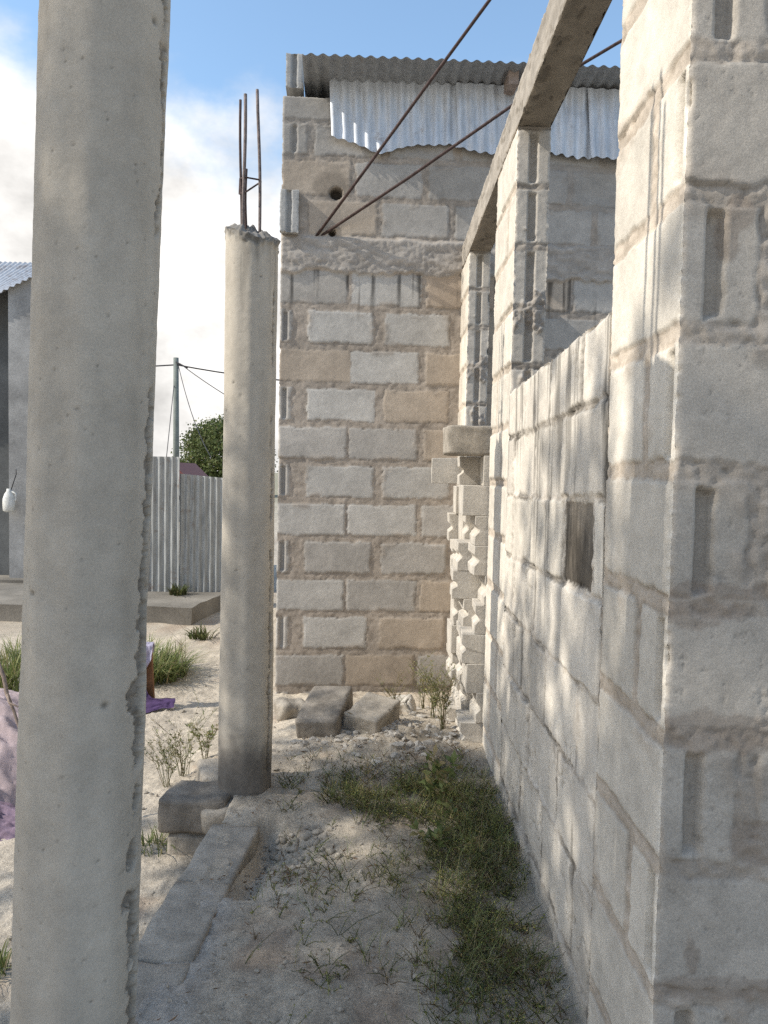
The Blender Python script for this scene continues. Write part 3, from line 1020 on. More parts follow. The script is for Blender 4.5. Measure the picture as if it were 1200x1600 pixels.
# ================================================================== PILLARS
def pillar(name, label, cx, cy, rad, ztop, zbase, lean, step, seed, seamdir, cap, bars, darkbase, chips=()):
    root = thing(name, label, 'pillar', (cx, cy, zbase), 'veranda pillars')
    nth = int(2 * math.pi * rad / step); nz = int((ztop - zbase) / step)
    th = np.linspace(0, 2 * math.pi, nth, endpoint=False)[:, None] + np.zeros((1, nz))
    z = np.linspace(zbase, ztop, nz)[None, :] + np.zeros((nth, 1))
    # arc length coordinate measured from the seam (mould joint)
    s = ((th - seamdir + math.pi) % (2 * math.pi) - math.pi) * rad
    n1 = fbm(s * 9, z * 5, seed); n2 = fbm(s * 60, z * 60, seed + 1); n3 = fbm(s * 3, z * 2.2, seed + 2); nv = fbm(s * 22, z * 1.2, seed + 4)
    fade = np.clip((np.pi * rad - np.abs(s)) / .05, 0, 1)
    h = (.0018 * n1 + .0025 * n3) * fade + .0005 * n2
    # faint flats left by the formwork
    h = h + .0016 * np.cos(th * 9) * 1.0
    col = np.array([.44, .397, .332]) * (1 + .07 * n1 + .04 * n2 + .08 * n3 + .05 * nv)[..., None]
    # air holes, each pressed in where it lies
    pr = np.random.default_rng(seed)
    for _ in range(420):
        ps, pz_ = pr.uniform(-np.pi * rad, np.pi * rad), pr.uniform(zbase, ztop)
        big = pr.random() < .03
        a_, b_ = (pr.uniform(.004, .009), pr.uniform(.003, .006)) if big else (pr.uniform(.0014, .0026), pr.uniform(.0014, .0026))
        j0 = max(0, int((pz_ - zbase - .02) / step)); j1 = int((pz_ - zbase + .02) / step) + 2
        sl = s[:, j0:j1]; zl_ = z[:, j0:j1]
        m_ = np.exp(-(((sl - ps) / a_) ** 2 + ((zl_ - pz_) / b_) ** 2))
        h[:, j0:j1] -= m_ * (.005 if big else .002)
        col[:, j0:j1] *= (1 - (.6 if big else .45) * m_)[..., None]
    # ragged mould seam, worse towards the foot
    bad = .22 + .78 * (1 - ss(1.1, 1.9, z))
    wob = .010 * fbm(z * 6, z * 0, seed + 11)
    wid = .004 + .011 * bad * np.clip(.5 + fbm(z * 11, z * 0 + 5, seed + 12), 0, 2)
    edge_n = .006 * fbm(s * 60, z * 60, seed + 13) + .004 * fbm(s * 140, z * 140, seed + 16)
    k = 1 - ss(wid * .75, wid * 1.1, np.abs(s + wob) + edge_n)
    k = k * (.12 + .88 * ss(-.1, .3, fbm(z * 6, z * 0 + 8, seed + 14) + .7 * bad - .35))
    for (cz, cs, hs_, hz_) in chips:
        k = np.maximum(k, 1 - ss(.8, 1.05, np.hypot((s - cs + edge_n * 1.3) / hs_, (z - cz + edge_n * 1.3) / hz_)))
    rough = fbm(s * 90, z * 90, seed + 15)
    h = h - k * (.007 + .007 * bad + .006 * rough)
    col = mixc(col, np.array([.2, .175, .145]) * (1 + .5 * rough)[..., None], k * .8)
    if cap:
        ck = ss(ztop - .05, ztop - .012, z + .02 * fbm(th * 3, z * 9, seed + 21))
        h = h + ck * (.004 + .012 * fbm(s * 40, z * 40, seed + 22))
        col = mixc(col, np.array([.17, .16, .145]) * (1 + .3 * rough)[..., None], ck * .8)
        st = ss(.1, .6, fbm(s * 16, z * 1.0, seed + 25)) * ss(ztop - .6, ztop - .05, z)
        col = col * (1 - .35 * st)[..., None]
    if darkbase:
        db = 1 - ss(zbase + .16, zbase + .36, z + .09 * fbm(s * 9, z * 7, seed + 31))
        col = mixc(col, np.array([.11, .10, .09]) * (1 + .2 * n2)[..., None], db * .85)
    rr = rad * (1 + .05 * (1 - ss(.2, 1.5, z))) + h
    zc = z - zbase
    P = np.stack([cx + lean[0] * zc + rr * np.cos(th), cy + lean[1] * zc + rr * np.sin(th), z], -1)
    if cap:
        # broken crown, higher at the back left, sloping down to the right
        tilt = .035 * np.cos(th - 2.6) + .018 * fbm(th * 2.5, th * 0 + 3, seed + 41)
        P[..., 2] += tilt * ss(ztop - .25, ztop, z)
    ptc = Patches(); ptc.add(P, np.clip(col, .02, .8), wrap=True, flip=False)
    # top disc
    q = np.linspace(1, 0, 14)[None, :]
    ring = P[:, -1][:, None, :]
    ctr = ring.mean(0, keepdims=True)
    D = ring * q[..., None] + ctr * (1 - q[..., None])
    thq = th[:, :1] + 0 * q; xx = D[..., 0]; yy = D[..., 1]
    D[..., 2] += (.035 * (1 - q ** 3) * (.6 + fbm(xx * 28, yy * 28, seed + 51))) if cap else 0
    ptc.add(D, np.array([.2, .185, .165]) * (1 + .3 * fbm(xx * 60, yy * 60, seed + 52))[..., None], wrap=True)
    ptc.build('shaft', MAT['pillar'], root)
    tz = ztop - zbase
    tx, ty = cx + lean[0] * tz, cy + lean[1] * tz
    for (dx, dy, hgt, lx, ly, m) in bars:
        p0 = Vector((tx + dx, ty + dy, ztop - .2)); p1 = Vector((tx + dx + lx, ty + dy + ly, ztop + hgt))
        pts = [p0.lerp(p1, t) + Vector((.004 * math.sin(t * 5 + dx * 90), 0, 0)) for t in np.linspace(0, 1, 9)]
        put(link('reinforcing_bar', tubes_mesh('reinforcing_bar', [(pts, .0062)], 8), m), root)
    return root, tx, ty


# nearer pillar
camdir = math.atan2(-1.39, .53)
PR = .106
p1base = gh(-.5, 1.39) - .12
pillar('concrete_pillar', 'nearest round concrete pillar filling the left side with a ragged mould seam', -.574, 1.392, PR, 2.50, p1base, (.031, .0), .0038, 200,
       camdir + R(65), True, [(-.055, -.03, .62, 0, 0, MAT['rust']), (-.03, .055, .66, .01, 0, MAT['rust']), (.05, .02, .62, -.01, 0, MAT['rust'])], False,
       chips=[(1.04, -.022, .022, .035), (1.11, -.012, .016, .012), (1.17, -.006, .012, .015), (.98, -.004, .012, .03), (.745, -.018, .016, .03), (.665, -.022, .022, .018), (.62, -.008, .014, .04), (.56, -.01, .012, .025), (1.37, .0, .008, .03), (1.45, .002, .006, .02), (1.53, -.002, .010, .006), (.50, -.006, .014, .03), (.85, -.006, .008, .03)])
# farther pillar with starter bars
P2 = at(390, 740, 3.48)
pz = -.04
p2r, tx, ty = pillar('concrete_pillar', 'farther round concrete pillar with bare steel bars sprouting from its broken top', P2.x - .006, 3.48, .115, 2.50, pz, (.002, 0), .0065, 300,
                     math.atan2(-3.48, .6) + R(60), True, [], True)


def bar2(pa, pb, r, m, dY=0):
    a = at(*pa, 3.48 + dY); b = at(*pb, 3.48 + dY)
    pts = [a.lerp(b, t) + Vector((.003 * math.sin(t * 6 + pa[0]), 0, 0)) for t in np.linspace(0, 1, 9)]
    put(link('reinforcing_bar', tubes_mesh('reinforcing_bar', [(pts, r)], 8), m), p2r)


bar2((377, 420), (376, 156), .006, MAT['rust'], .05)
bar2((380, 410), (383, 147), .0075, MAT['bar_grey'], -.05)
bar2((407, 400), (403, 140), .007, MAT['bar_grey'], .0)
bar2((384, 400), (384.5, 264), .006, MAT['rust'], -.03)
st = [at(375, 279, 3.54), at(384, 277, 3.42), at(406, 281, 3.48), at(408, 284, 3.5), at(384, 300, 3.42), at(374, 303, 3.54), at(375, 279, 3.54)]
put(link('stirrup', tubes_mesh('stirrup', [(st, .004)], 6), MAT['rust']), p2r)
# low broken footing around it
bm_me = rough_box('footing', (.30, .34, .12), MAT['block_mid'], 31, amp=.012, cuts=10, round_=.03, chip=.05)
o = link('footing', bm_me, None, p2r); o.location = (.0, -.06, -.10 + 0)

# ================================================================== EDGING BLOCKS AND BROKEN BLOCKS
def block_thing(px, py, Y, z, size, rot, mat, seed, label, name='concrete_block', group=None, amp=.008, rnd=.02, chip=.04, cuts=12, notch=False):
    me = rough_box(name, size, mat, seed, amp=amp, cuts=cuts, round_=rnd, chip=chip, notch=notch)
    o = bpy.data.objects.new(name, me); COL.objects.link(o)
    p = at(px, py, Y)
    o.location = (p.x, p.y, z)
    o.rotation_euler = tuple(R(a) for a in rot)
    return tag(o, label, 'concrete block', group)


e1 = block_thing(352, 1350, 2.86, -.19, (.198, .44, .20), (0, 0, -4), MAT['block_mid'], 41, 'flat edging block set in the veranda edge just before the farther pillar', 'edging_block', 'veranda edging blocks', amp=.003, rnd=.007, chip=.03)
e1.location.x = -.587; e1.location.y = 2.86; e1.location.z = -.196
e2 = block_thing(300, 1450, 2.42, -.20, (.20, .43, .205), (0, 0, -4), MAT['block_mid'], 43, 'dusty edging block nearest the camera, half sunk in the veranda edge', 'edging_block', 'veranda edging blocks', amp=.003, rnd=.007, chip=.03)
e2.location.x = -.617; e2.location.y = 2.418; e2.location.z = -.199
e6 = block_thing(300, 1590, 1.97, -.205, (.20, .43, .205), (0, 0, -4.5), MAT['block_mid'], 44, 'edging block at the very bottom of the picture, buried under dust', 'edging_block', 'veranda edging blocks', amp=.003, rnd=.007, chip=.03)
e6.location.x = -.648; e6.location.y = 1.98; e6.location.z = -.201
e3 = block_thing(290, 1300, 3.36, -.15, (.30, .24, .16), (0, 0, -6), MAT['block_dark'], 45, 'dark weathered block, upper of two stacked beside the farther pillar foot', 'edging_block', 'blocks stacked beside the pillar', amp=.006, rnd=.02)
e3.location.x = -.80; e3.location.y = 3.40
e4 = block_thing(290, 1345, 3.36, -.31, (.27, .24, .16), (0, 0, 3), MAT['block_mid'], 47, 'lower block of two stacked beside the farther pillar foot', 'edging_block', 'blocks stacked beside the pillar', amp=.006, rnd=.02)
e4.location.x = -.79; e4.location.y = 3.42
e5 = block_thing(325, 1200, 3.75, -.20, (.25, .30, .18), (0, 3, 20), MAT['block_mid'], 49, 'pale flat block edge showing behind the farther pillar on its left', 'edging_block', None, amp=.006, rnd=.02)
e5.location.x = -.76; e5.location.y = 3.74

ba = block_thing(515, 1150, 4.3, -.005, (.24, .47, .16), (9, -3, -9), MAT['block_dark'], 51, 'large weathered block lying tilted on the path, left of the pair', 'broken_block', None, amp=.007, rnd=.014, chip=.06, cuts=20)
p = at_z(512, 1128, .0); ba.location = (p.x - .005, p.y - .05, gh(p.x, p.y) - .005)
bb = block_thing(580, 1150, 4.3, -.01, (.22, .34, .13), (5, 6, -24), MAT['block_mid'], 53, 'broken dusty block leaning against the larger tilted one on its right', 'broken_block', None, amp=.011, rnd=.016, chip=.10, cuts=20)
p = at_z(585, 1132, .0); bb.location = (p.x - .02, p.y - .05, gh(p.x, p.y) - .01)
bc = block_thing(450, 1100, 4.9, -.1, (.2, .17, .14), (12, 10, 25), MAT['block_mid'], 55, 'small grey lump of concrete beside the farther pillar, near the far wall', 'concrete_lump', None, amp=.02, rnd=.05, chip=.08)
p = at_z(452, 1108, -.08); bc.location = (p.x, p.y, gh(p.x, p.y) - .02)
bd = block_thing(632, 1105, 4.9, -.1, (.17, .13, .12), (10, -14, -15), MAT['block'], 57, 'small pale perforated concrete chunk by the far wall, right of the broken blocks', 'concrete_lump', None, amp=.018, rnd=.03, chip=.08)
p = at_z(630, 1110, -.08); bd.location = (p.x, p.y, gh(p.x, p.y) - .01)

# gravel in the hollow, pebbles and rubble
def pebble_soup(name, spots, mat, label, cat, angular=False):
    from mathutils import noise as mn
    ico = bmesh.new(); bmesh.ops.create_icosphere(ico, subdivisions=1 if angular else 2, radius=1)
    base = np.array([v.co[:] for v in ico.verts]); F = np.array([[v.index for v in f.verts] for f in ico.faces]); ico.free()
    V = []; FF = []; n = 0
    r = np.random.default_rng(5)
    for (x, y, z, s) in spots:
        sc = np.array([r.uniform(.7, 1.3), r.uniform(.7, 1.3), r.uniform(.45, .9)]) * s
        ph = r.uniform(0, 6, 3)
        d = 1 + .22 * np.sin(base[:, 0] * 3 + ph[0]) * np.cos(base[:, 1] * 3.4 + ph[1]) + .14 * np.sin(base[:, 2] * 5 + ph[2]) + r.normal(0, .17 if angular else .06, len(base))
        a = r.uniform(0, 6.28); ca, sa = math.cos(a), math.sin(a)
        p = base * d[:, None] * sc
        p = np.stack([p[:, 0] * ca - p[:, 1] * sa, p[:, 0] * sa + p[:, 1] * ca, p[:, 2]], -1) + (x, y, z + s * .12)
        V.append(p); FF.append(F + n); n += len(p)
    me = mesh_np(name, np.concatenate(V), np.concatenate(FF), smooth=not angular)
    o = link(name, me, mat)
    return tag(o, label, cat, kind='stuff')


sp = []
for _ in range(170):
    x = rng.normal(-.33, .085); y = rng.normal(2.92, .10)
    if x < -.45: continue
    sp.append((x, y, gh(x, y), rng.uniform(.006, .02)))
pebble_soup('gravel', sp, MAT['stone'], 'grey pebbles lying in the washed-out hollow beside the edging', 'gravel')
sp = []
for _ in range(420):
    x = rng.normal(.12, .26); y = rng.normal(4.12, .16)
    if x > .5 or x < -.45: continue
    sp.append((x, y, gh(x, y), .003 + .024 * rng.random() ** 3))
for _ in range(90):
    x = rng.normal(.3, .2); y = rng.uniform(4.3, 5.4)
    if x > .45: continue
    sp.append((x, y, gh(x, y), .004 + .026 * rng.random() ** 3))
pebble_soup('rubble', sp, MAT['rubble'], 'pale crumbled concrete rubble scattered across the path', 'rubble', True)
sp = []
for _ in range(2600):
    x = rng.uniform(-.9, .5); y = 1.9 + 3 * rng.random() ** 1.2
    sp.append((x, y, gh(x, y) - .001,   .0018 + .011 * rng.random() ** 6))
for _ in range(300):
    x = rng.uniform(-2.2, -.8); y = rng.uniform(2.5, 7)
    sp.append((x, y, gh(x, y), .004 + .014 * rng.random() ** 3))
pebble_soup('pebbles', sp, MAT['stone'], 'small stones scattered over the dusty ground', 'pebbles', True)

# ================================================================== PLANTS
GREEN = np.array([[.075, .095, .032], [.10, .12, .042], [.055, .075, .026], [.13, .135, .05], [.125, .11, .05], [.19, .155, .085]])


def gcol(n, r, p=None, mul=1.0):
    return GREEN[r.choice(len(GREEN), n, p=p)] * r.uniform(.75, 1.25, (n, 1)) * mul


def weed_density(x, y):
    a = np.exp(-(((x - .29) / .25) ** 2 + ((y - 2.36) / .36) ** 2)) * ss(-.7, .1, x + .45 * y - 1.0)
    b = np.exp(-(((x - .12) / .42) ** 2 + ((y - 3.38) / .24) ** 2))
    c = np.exp(-(((x - .40) / .18) ** 2 + ((y - 2.95) / .5) ** 2))
    d = .13 * np.exp(-(((x - .08) / .35) ** 2 + ((y - 2.6) / .6) ** 2))
    return np.maximum(np.maximum(np.maximum(a, b), c), d)


r = np.random.default_rng(77)
wd = Soup()
cand = np.stack([r.uniform(-.45, .54, 9000), r.uniform(1.7, 4.0, 9000)], -1)
dn = weed_density(cand[:, 0], cand[:, 1]) * ss(-.2, .25, fbm(cand[:, 0] * 6, cand[:, 1] * 6, 311) + .2)
keep = cand[r.random(9000) < dn * .95]
keep = keep[:4200]
kz = ground_h(keep[:, 0], keep[:, 1])
LV = [[], [], [], [], []]
for i, (x, y) in enumerate(keep):
    dry = r.random() < .27 + (.3 if y > 3.5 else 0)
    pv = np.array([1.15, 1.0, .8]) * (1 + .5 * float(fbm(np.array([x * 5.]), np.array([y * 5.]), 333)[0])) * r.uniform(.75, 1.5)
    hgt = r.uniform(.02, .06) * (1.0 if r.random() < .85 else 1.7)
    ns = r.integers(2, 4)
    for s_ in range(ns):
        az = r.uniform(0, 6.28); ln = r.uniform(.5, 1.6)
        a = Vector((x, y, kz[i] - .005)); b = a + Vector((math.cos(az) * hgt * ln * .5, math.sin(az) * hgt * ln * .5, hgt * .6)); c = b + Vector((math.cos(az) * hgt * ln * .6, math.sin(az) * hgt * ln * .6, hgt * .35))
        wd.tube([a, b, c], [.0014, .0011, .0006], (.12, .085, .045) if dry else (.07, .085, .035), 3)
        nl = r.integers(7, 12) if not dry else r.integers(2, 5)
        t = r.uniform(.15, 1, nl)
        pa = np.array(a)[None] * (1 - t)[:, None] ** 2 + 2 * (t * (1 - t))[:, None] * np.array(b)[None] + (t ** 2)[:, None] * np.array(c)[None]
        dr = r.normal(size=(nl, 3)); dr[:, 2] = np.abs(dr[:, 2]) * .7
        L = r.uniform(.005, .012, nl)
        LV[0].append(pa); LV[1].append(dr); LV[2].append(L); LV[3].append(L * r.uniform(.2, .42, nl))
        LV[4].append(gcol(nl, r, p=[.25, .25, .2, .15, .1, .05], mul=2.15) * pv if not dry else np.array([.25, .19, .11]) * r.uniform(.6, 1.2, (nl, 1)))
wd.add(*leaves_np(np.concatenate(LV[0]), np.concatenate(LV[1]), np.concatenate(LV[2]), np.concatenate(LV[3]), np.concatenate(LV[4]), nseed=2))
# wiry blades through the mat
nb = 5200
bx = r.uniform(-.4, .54, nb * 3); by = r.uniform(1.8, 4, nb * 3)
kp = r.random(nb * 3) < weed_density(bx, by) * ss(-.2, .25, fbm(bx * 6, by * 6, 311) + .2)
bx, by = bx[kp][:nb], by[kp][:nb]
wd.add(*blades_np(np.stack([bx, by, ground_h(bx, by)], -1), r.uniform(0, 6.28, len(bx)), r.uniform(.3, 1.1, len(bx)), r.uniform(.03, .14, len(bx)), r.uniform(.0009, .0019, len(bx)), gcol(len(bx), r, p=[.2, .22, .1, .2, .12, .16], mul=2.4)))
w = wd.build('weeds', MAT['leaf'])
tag(w, 'dark green low weeds creeping along the foot of the right wall', 'weeds', kind='stuff')

# dry litter
lt = Soup()
n = 700
x = np.concatenate([r.normal(-.33, .10, 150), r.uniform(-.6, .5, 250), r.normal(.2, .25, 300)]); y = np.concatenate([r.normal(2.72, .07, 150), r.uniform(1.9, 4.2, 250), r.normal(3.8, .3, 300)])
ok = (x < .53)
x, y = x[ok], y[ok]
d = r.normal(size=(len(x), 3)); d[:, 2] *= .25
lt.add(*leaves_np(np.stack([x, y, ground_h(x, y) + .004], -1), d, r.uniform(.01, .045, len(x)), r.uniform(.002, .008, len(x)), np.array([.2, .13, .08]) * r.uniform(.5, 1.3, (len(x), 1)), nseed=4))
tag(lt.build('leaf_litter', MAT['leaf']), 'brown dry stalks and leaf litter on the sand', 'litter', kind='stuff')


def bushy(name, label, x, y, hgt, spread, nst, seed, cat='weed', leaf=.02, mul=1.0, yellow=.3, sparse=1.0, base_z=None):
    """wiry branching weed: stems are one part, leaves another"""
    r = np.random.default_rng(seed)
    z0 = (gh(x, y) if base_z is None else base_z) - .01
    root = thing(name, label, cat, (x, y, z0))
    st = Soup(); L = [[], [], [], [], []]
    for s_ in range(nst):
        az = r.uniform(0, 6.28); k = r.random() ** .6 * spread; hh = hgt * r.uniform(.55, 1.05)
        a = Vector((x + r.normal(0, .01), y + r.normal(0, .01), z0)); c = a + Vector((math.cos(az) * k, math.sin(az) * k, hh))
        b = a.lerp(c, .5) + Vector((-math.cos(az) * k * .2, -math.sin(az) * k * .2, hh * .1))
        cl = np.array([.17, .18, .07]) if r.random() > yellow else np.array([.22, .17, .09])
        st.tube([a, b, c], [.0017, .0012, .0006], cl, 4)
        for q in range(int(r.integers(3, 7))):
            t = r.uniform(.25, .95)
            p0 = a.lerp(b, t * 2) if t < .5 else b.lerp(c, t * 2 - 1)
            az2 = az + r.normal(0, 1.2); l2 = hh * r.uniform(.12, .32)
            p1 = p0 + Vector((math.cos(az2) * l2 * .8, math.sin(az2) * l2 * .8, l2 * .8))
            st.tube([p0, p1], [.0012, .0006], cl, 3)
            nl = max(1, int(r.integers(4, 10) * sparse))
            tt = r.uniform(.1, 1, nl)
            L[0].append(np.array(p0)[None] * (1 - tt)[:, None] + np.array(p1)[None] * tt[:, None])
            d = r.normal(size=(nl, 3)); d[:, 2] = np.abs(d[:, 2]); L[1].append(d)
            ln = r.uniform(.5, 1.2, nl) * leaf; L[2].append(ln); L[3].append(ln * r.uniform(.25, .5, nl))
            L[4].append((gcol(nl, r, mul=mul) if r.random() > yellow else np.array([.24, .21, .10]) * r.uniform(.7, 1.2, (nl, 1))))
    st.build('stems', MAT['leaf'], root)
    s2 = Soup(); s2.add(*leaves_np(*[np.concatenate(q) for q in L[:2]], np.concatenate(L[2]), np.concatenate(L[3]), np.concatenate(L[4]), nseed=seed))
    s2.build('leaves', MAT['leaf'], root)
    return root


def tuft(name, label, x, y, rad, hgt, nb, seed, mul=1.6, cat='grass', width=(.004, .009), base_z=None):
    r = np.random.default_rng(seed)
    a = r.uniform(0, 6.28, nb); q = np.sqrt(r.random(nb)) * rad
    px_, py_ = x + np.cos(a) * q, y + np.sin(a) * q
    z = ground_h(px_, py_) if base_z is None else np.full(nb, base_z)
    c = gcol(nb, r, p=[.22, .32, .08, .26, .06, .06], mul=mul)
    s = Soup()
    s.add(*blades_np(np.stack([px_, py_, z - .01], -1), a + r.normal(0, .9, nb), r.uniform(.25, 1.1, nb), r.uniform(.5, 1.1, nb) * hgt, r.uniform(*width, nb), c))
    o = s.build(name, MAT['leaf'])
    return tag(o, label, cat)


p = at_z(300, 1215, -.25)
bushy('wiry_weed', 'tall wiry yellow-green weed standing in sand left of the farther pillar', p.x - .05, p.y, .36, .26, 14, 401, leaf=.016, mul=1.9, yellow=.4)
p = at_z(262, 1235, -.25)
bushy('wiry_weed', 'shorter dark stemmed weed at the edge of the weathered stacked blocks', p.x, p.y, .28, .2, 10, 402, leaf=.018, mul=1.3, yellow=.3)
p = at_z(322, 1195, -.25)
bushy('wiry_weed', 'bushy pale green weed pressed against the farther pillar foot', p.x, p.y, .22, .10, 10, 403, leaf=.022, mul=2.0, yellow=.3)
p = at_z(240, 1330, -.25)
tuft('grass_tuft', 'small grass tuft under the weathered stacked blocks', p.x, p.y, .07, .12, 60, 404)
bushy('wiry_weed', 'feathery green weed growing against the doorway block stack', .34, 4.7, .34, .14, 15, 405, leaf=.018, mul=2.2, yellow=.4, sparse=1.0)
bushy('wiry_weed', 'pale feathery weed in the corner between the far wall and the block stack', .30, 5.2, .34, .15, 13, 415, leaf=.016, mul=2.3, yellow=.4)
bushy('wiry_weed', 'dry yellowing weed at the foot of the block stack beside rubble', .37, 4.3, .34, .12, 20, 406, leaf=.016, mul=1.4, yellow=.55)
bushy('wiry_weed', 'dry straggly weed sprouting behind the broken blocks', .1, 4.72, .25, .16, 16, 407, leaf=.012, mul=1.4, yellow=.8, sparse=.6)
bushy('broadleaf_weed', 'young weed with broad light green leaves among the low weeds', .27, 3.2, .26, .12, 7, 408, leaf=.055, mul=1.7, yellow=.0, sparse=.6)
bushy('broadleaf_weed', 'leafy weed sprawling at the middle of the weed patch', .22, 2.92, .13, .13, 4, 411, leaf=.05, mul=1.5, yellow=.0, sparse=.6)
bushy('wiry_weed', 'thin straw coloured weed stalk standing in the weed patch', -.04, 3.25, .32, .05, 3, 409, leaf=.012, mul=1.2, yellow=1, sparse=.5)
p = at_z(262, 1062, -.25)
for k, (px, py, rad, hg, nb, lb) in enumerate([(215, 1062, .34, .36, 1100, 'dense bright green grass clump behind the purple cloth'), (6, 1075, .4, .42, 700, 'bright green grass clump behind the pink net at the left edge')]):
    p = at_z(px, py, -.25)
    tuft('grass_clump', lb, p.x, p.y + .15, rad, hg, nb, 420 + k, mul=2.0, width=(.006, .014))
p = at_z(316, 1000, -.25)
tuft('small_plant', 'small dark green plant on bare sand before the cement slab', p.x, p.y, .12, .2, 70, 424, mul=1.0, cat='plant', width=(.012, .025))
p = at_z(4, 1512, -.25)
tuft('grass_tuft', 'green grass tuft at the lower left edge beside the nearest pillar', p.x, p.y, .06, .12, 70, 425, mul=1.6)
p = at_z(297, 1060, -.25)
bushy('dry_stalk', 'bare brown dry stalk standing in the sand beyond the cloth', p.x - .05, p.y, .6, .08, 3, 426, leaf=.01, yellow=1, sparse=.2)

# ================================================================== YARD ON THE LEFT
# cement platform and tin fence
pl = []
zt, zb = -.05, -.34
poly = [(-6.2, 8.32), (-2.06, 8.30), (-1.90, 9.42), (-1.8, 10.2), (-6.2, 10.2)]
bm = bmesh.new()
tv = [bm.verts.new((x, y, zt)) for x, y in poly]; bv = [bm.verts.new((x, y, zb)) for x, y in poly]
bm.faces.new(tv)
for i in range(5):
    j = (i + 1) % 5
    bm.faces.new((tv[i], tv[j], bv[j], bv[i]))
bmesh.ops.subdivide_edges(bm, edges=bm.edges, cuts=24, use_grid_fill=True)
from mathutils import noise as mn
for v in bm.verts:
    v.co += Vector((mn.noise(v.co * 3) * .03, mn.noise(v.co * 3 + Vector((7, 0, 0))) * .03, mn.noise(v.co * 2.5 + Vector((0, 9, 0))) * .018))
tag(bm_obj('cement_slab', bm, MAT['slab'], bevel=0), 'low grey cement slab with broken edge before the tin fence', 'slab', kind='thing')
fence = thing('tin_fence', 'grey corrugated iron fence of upright sheets standing on the cement slab', 'fence', (-2.4, 9.4, zt))
a0, a1 = at(282, 924, 9.36), at(352, 924, 9.42)
b0, b1 = at(281, 741, 9.36), at(340, 741, 9.42)
a0.z = a1.z = zt


def fr(px, y): return at(px, y, 9.38)


c0 = fr(281, 740); c1 = fr(352, 745)
corrugated('sheet', (c0.x, 9.38, zt), (c1.x + .05, 9.44, zt), (c0.x, 9.38, c0.z), (c1.x + .05, 9.44, c0.z - .05), .072, .0095, MAT['fence'], fence, nrow=8, dent=.01)
d0 = fr(282, 714)
corrugated('sheet', (d0.x - 1.35, 9.33, zt), (d0.x + .0, 9.35, zt), (d0.x - 1.35, 9.33, d0.z), (d0.x + .0, 9.35, d0.z), .078, .0095, MAT['fence'], fence, nrow=8, dent=.012, seed=3)
pw = fr(350, 790)
put(link('post', tubes_mesh('post', [([(pw.x + .06, 9.47, zt - .1), (pw.x + .06, 9.47, 1.3)], .04)], 8), MAT['wood']), fence)
put(link('rail', tubes_mesh('rail', [([(c0.x - 1.2, 9.46, 1.1), (c1.x + .06, 9.48, 1.1)], .03)], 8), MAT['wood']), fence)
p = at(280, 918, 9.2)
tuft('small_plant', 'little green plant growing on the cement slab against the tin fence', p.x, 9.15, .1, .2, 60, 431, mul=.8, cat='plant', width=(.015, .03), base_z=zt)

# house at the left edge
hs = thing('plastered_house', 'grey cement plastered house with tin roof at the left edge', 'building', (-5.2, 10, -.25))
HX0, HX1 = -6.6, -4.25
zl = lambda x: 3.64 + (x + 4.93) * .5
bm = bmesh.new()
f0 = [bm.verts.new(c) for c in ((-4.86, 10, -.4), (HX1, 10, -.4), (HX1, 10, zl(HX1) + .05), (-4.86, 10, zl(-4.86) + .05))]
f1 = [bm.verts.new((v.co.x, 13, v.co.z)) for v in f0]
bm.faces.new(f0)
for i in range(4): bm.faces.new((f0[i], f0[(i + 1) % 4], f1[(i + 1) % 4], f1[i]))
bm.faces.new(f1[::-1])
bm_obj('wall', bm, MAT['plaster'], hs)
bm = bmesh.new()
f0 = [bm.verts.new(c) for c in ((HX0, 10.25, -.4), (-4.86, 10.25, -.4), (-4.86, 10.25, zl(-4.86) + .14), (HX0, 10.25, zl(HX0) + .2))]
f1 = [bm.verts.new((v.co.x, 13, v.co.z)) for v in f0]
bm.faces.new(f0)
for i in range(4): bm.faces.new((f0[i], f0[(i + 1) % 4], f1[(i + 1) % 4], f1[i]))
bm_obj('recessed_wall', bm, MAT['plaster_shade'], hs)  # dark gap beside the lit wall, shade painted as darker plaster
bm = bmesh.new(); box_bm(bm, (-5.6, 10.4, -.22), (2.6, 1.1, .42))
bm_obj('plinth', bm, MAT['slab'], hs, bevel=.01)
fl = Vector((-6.75, 9.93, zl(-6.75) + .02)); frr = Vector((-3.95, 9.93, zl(-3.95) + .02))
corrugated('roof', fl, frr, (-6.75, 12.6, 4.75), (-3.95, 12.6, 4.72), .09, .011, MAT['house_roof'], hs, nrow=6)
# jug hung on the wall
jp = at(14, 800, 9.9)
jug = thing('plastic_jug', 'white plastic jug hung by a cord on the grey house wall', 'jug', tuple(jp))
prf = [(0, 0), (.05, .0), (.075, .02), (.08, .1), (.078, .17), (.055, .235), (.03, .27), (.028, .30), (0, .30)]
bm = bmesh.new()
rings = []
for (rr_, zz) in prf:
    rings.append([bm.verts.new(jp + Vector((rr_ * math.cos(t) * 1.0, rr_ * math.sin(t) * .7, zz))) for t in np.linspace(0, 2 * math.pi, 16, endpoint=False)] if rr_ > 0 else [bm.verts.new(jp + Vector((0, 0, zz)))])
for A_, B_ in zip(rings, rings[1:]):
    for i in range(16):
        a_, b_ = A_[i % len(A_)], A_[(i + 1) % len(A_)]; c_, d_ = B_[(i + 1) % len(B_)], B_[i % len(B_)]
        vs = list(dict.fromkeys((a_, b_, c_, d_)))
        if len(vs) > 2: bm.faces.new(vs)
bm_obj('body', bm, MAT['jug'], jug, smooth=True)
hk = at(25, 733, 9.97)
put(link('cord', tubes_mesh('cord', [([jp + Vector((.03, 0, .29)), jp.lerp(hk, .7) + Vector((.03, .0, .1)), hk], .006)], 6), MAT['wire']), jug)
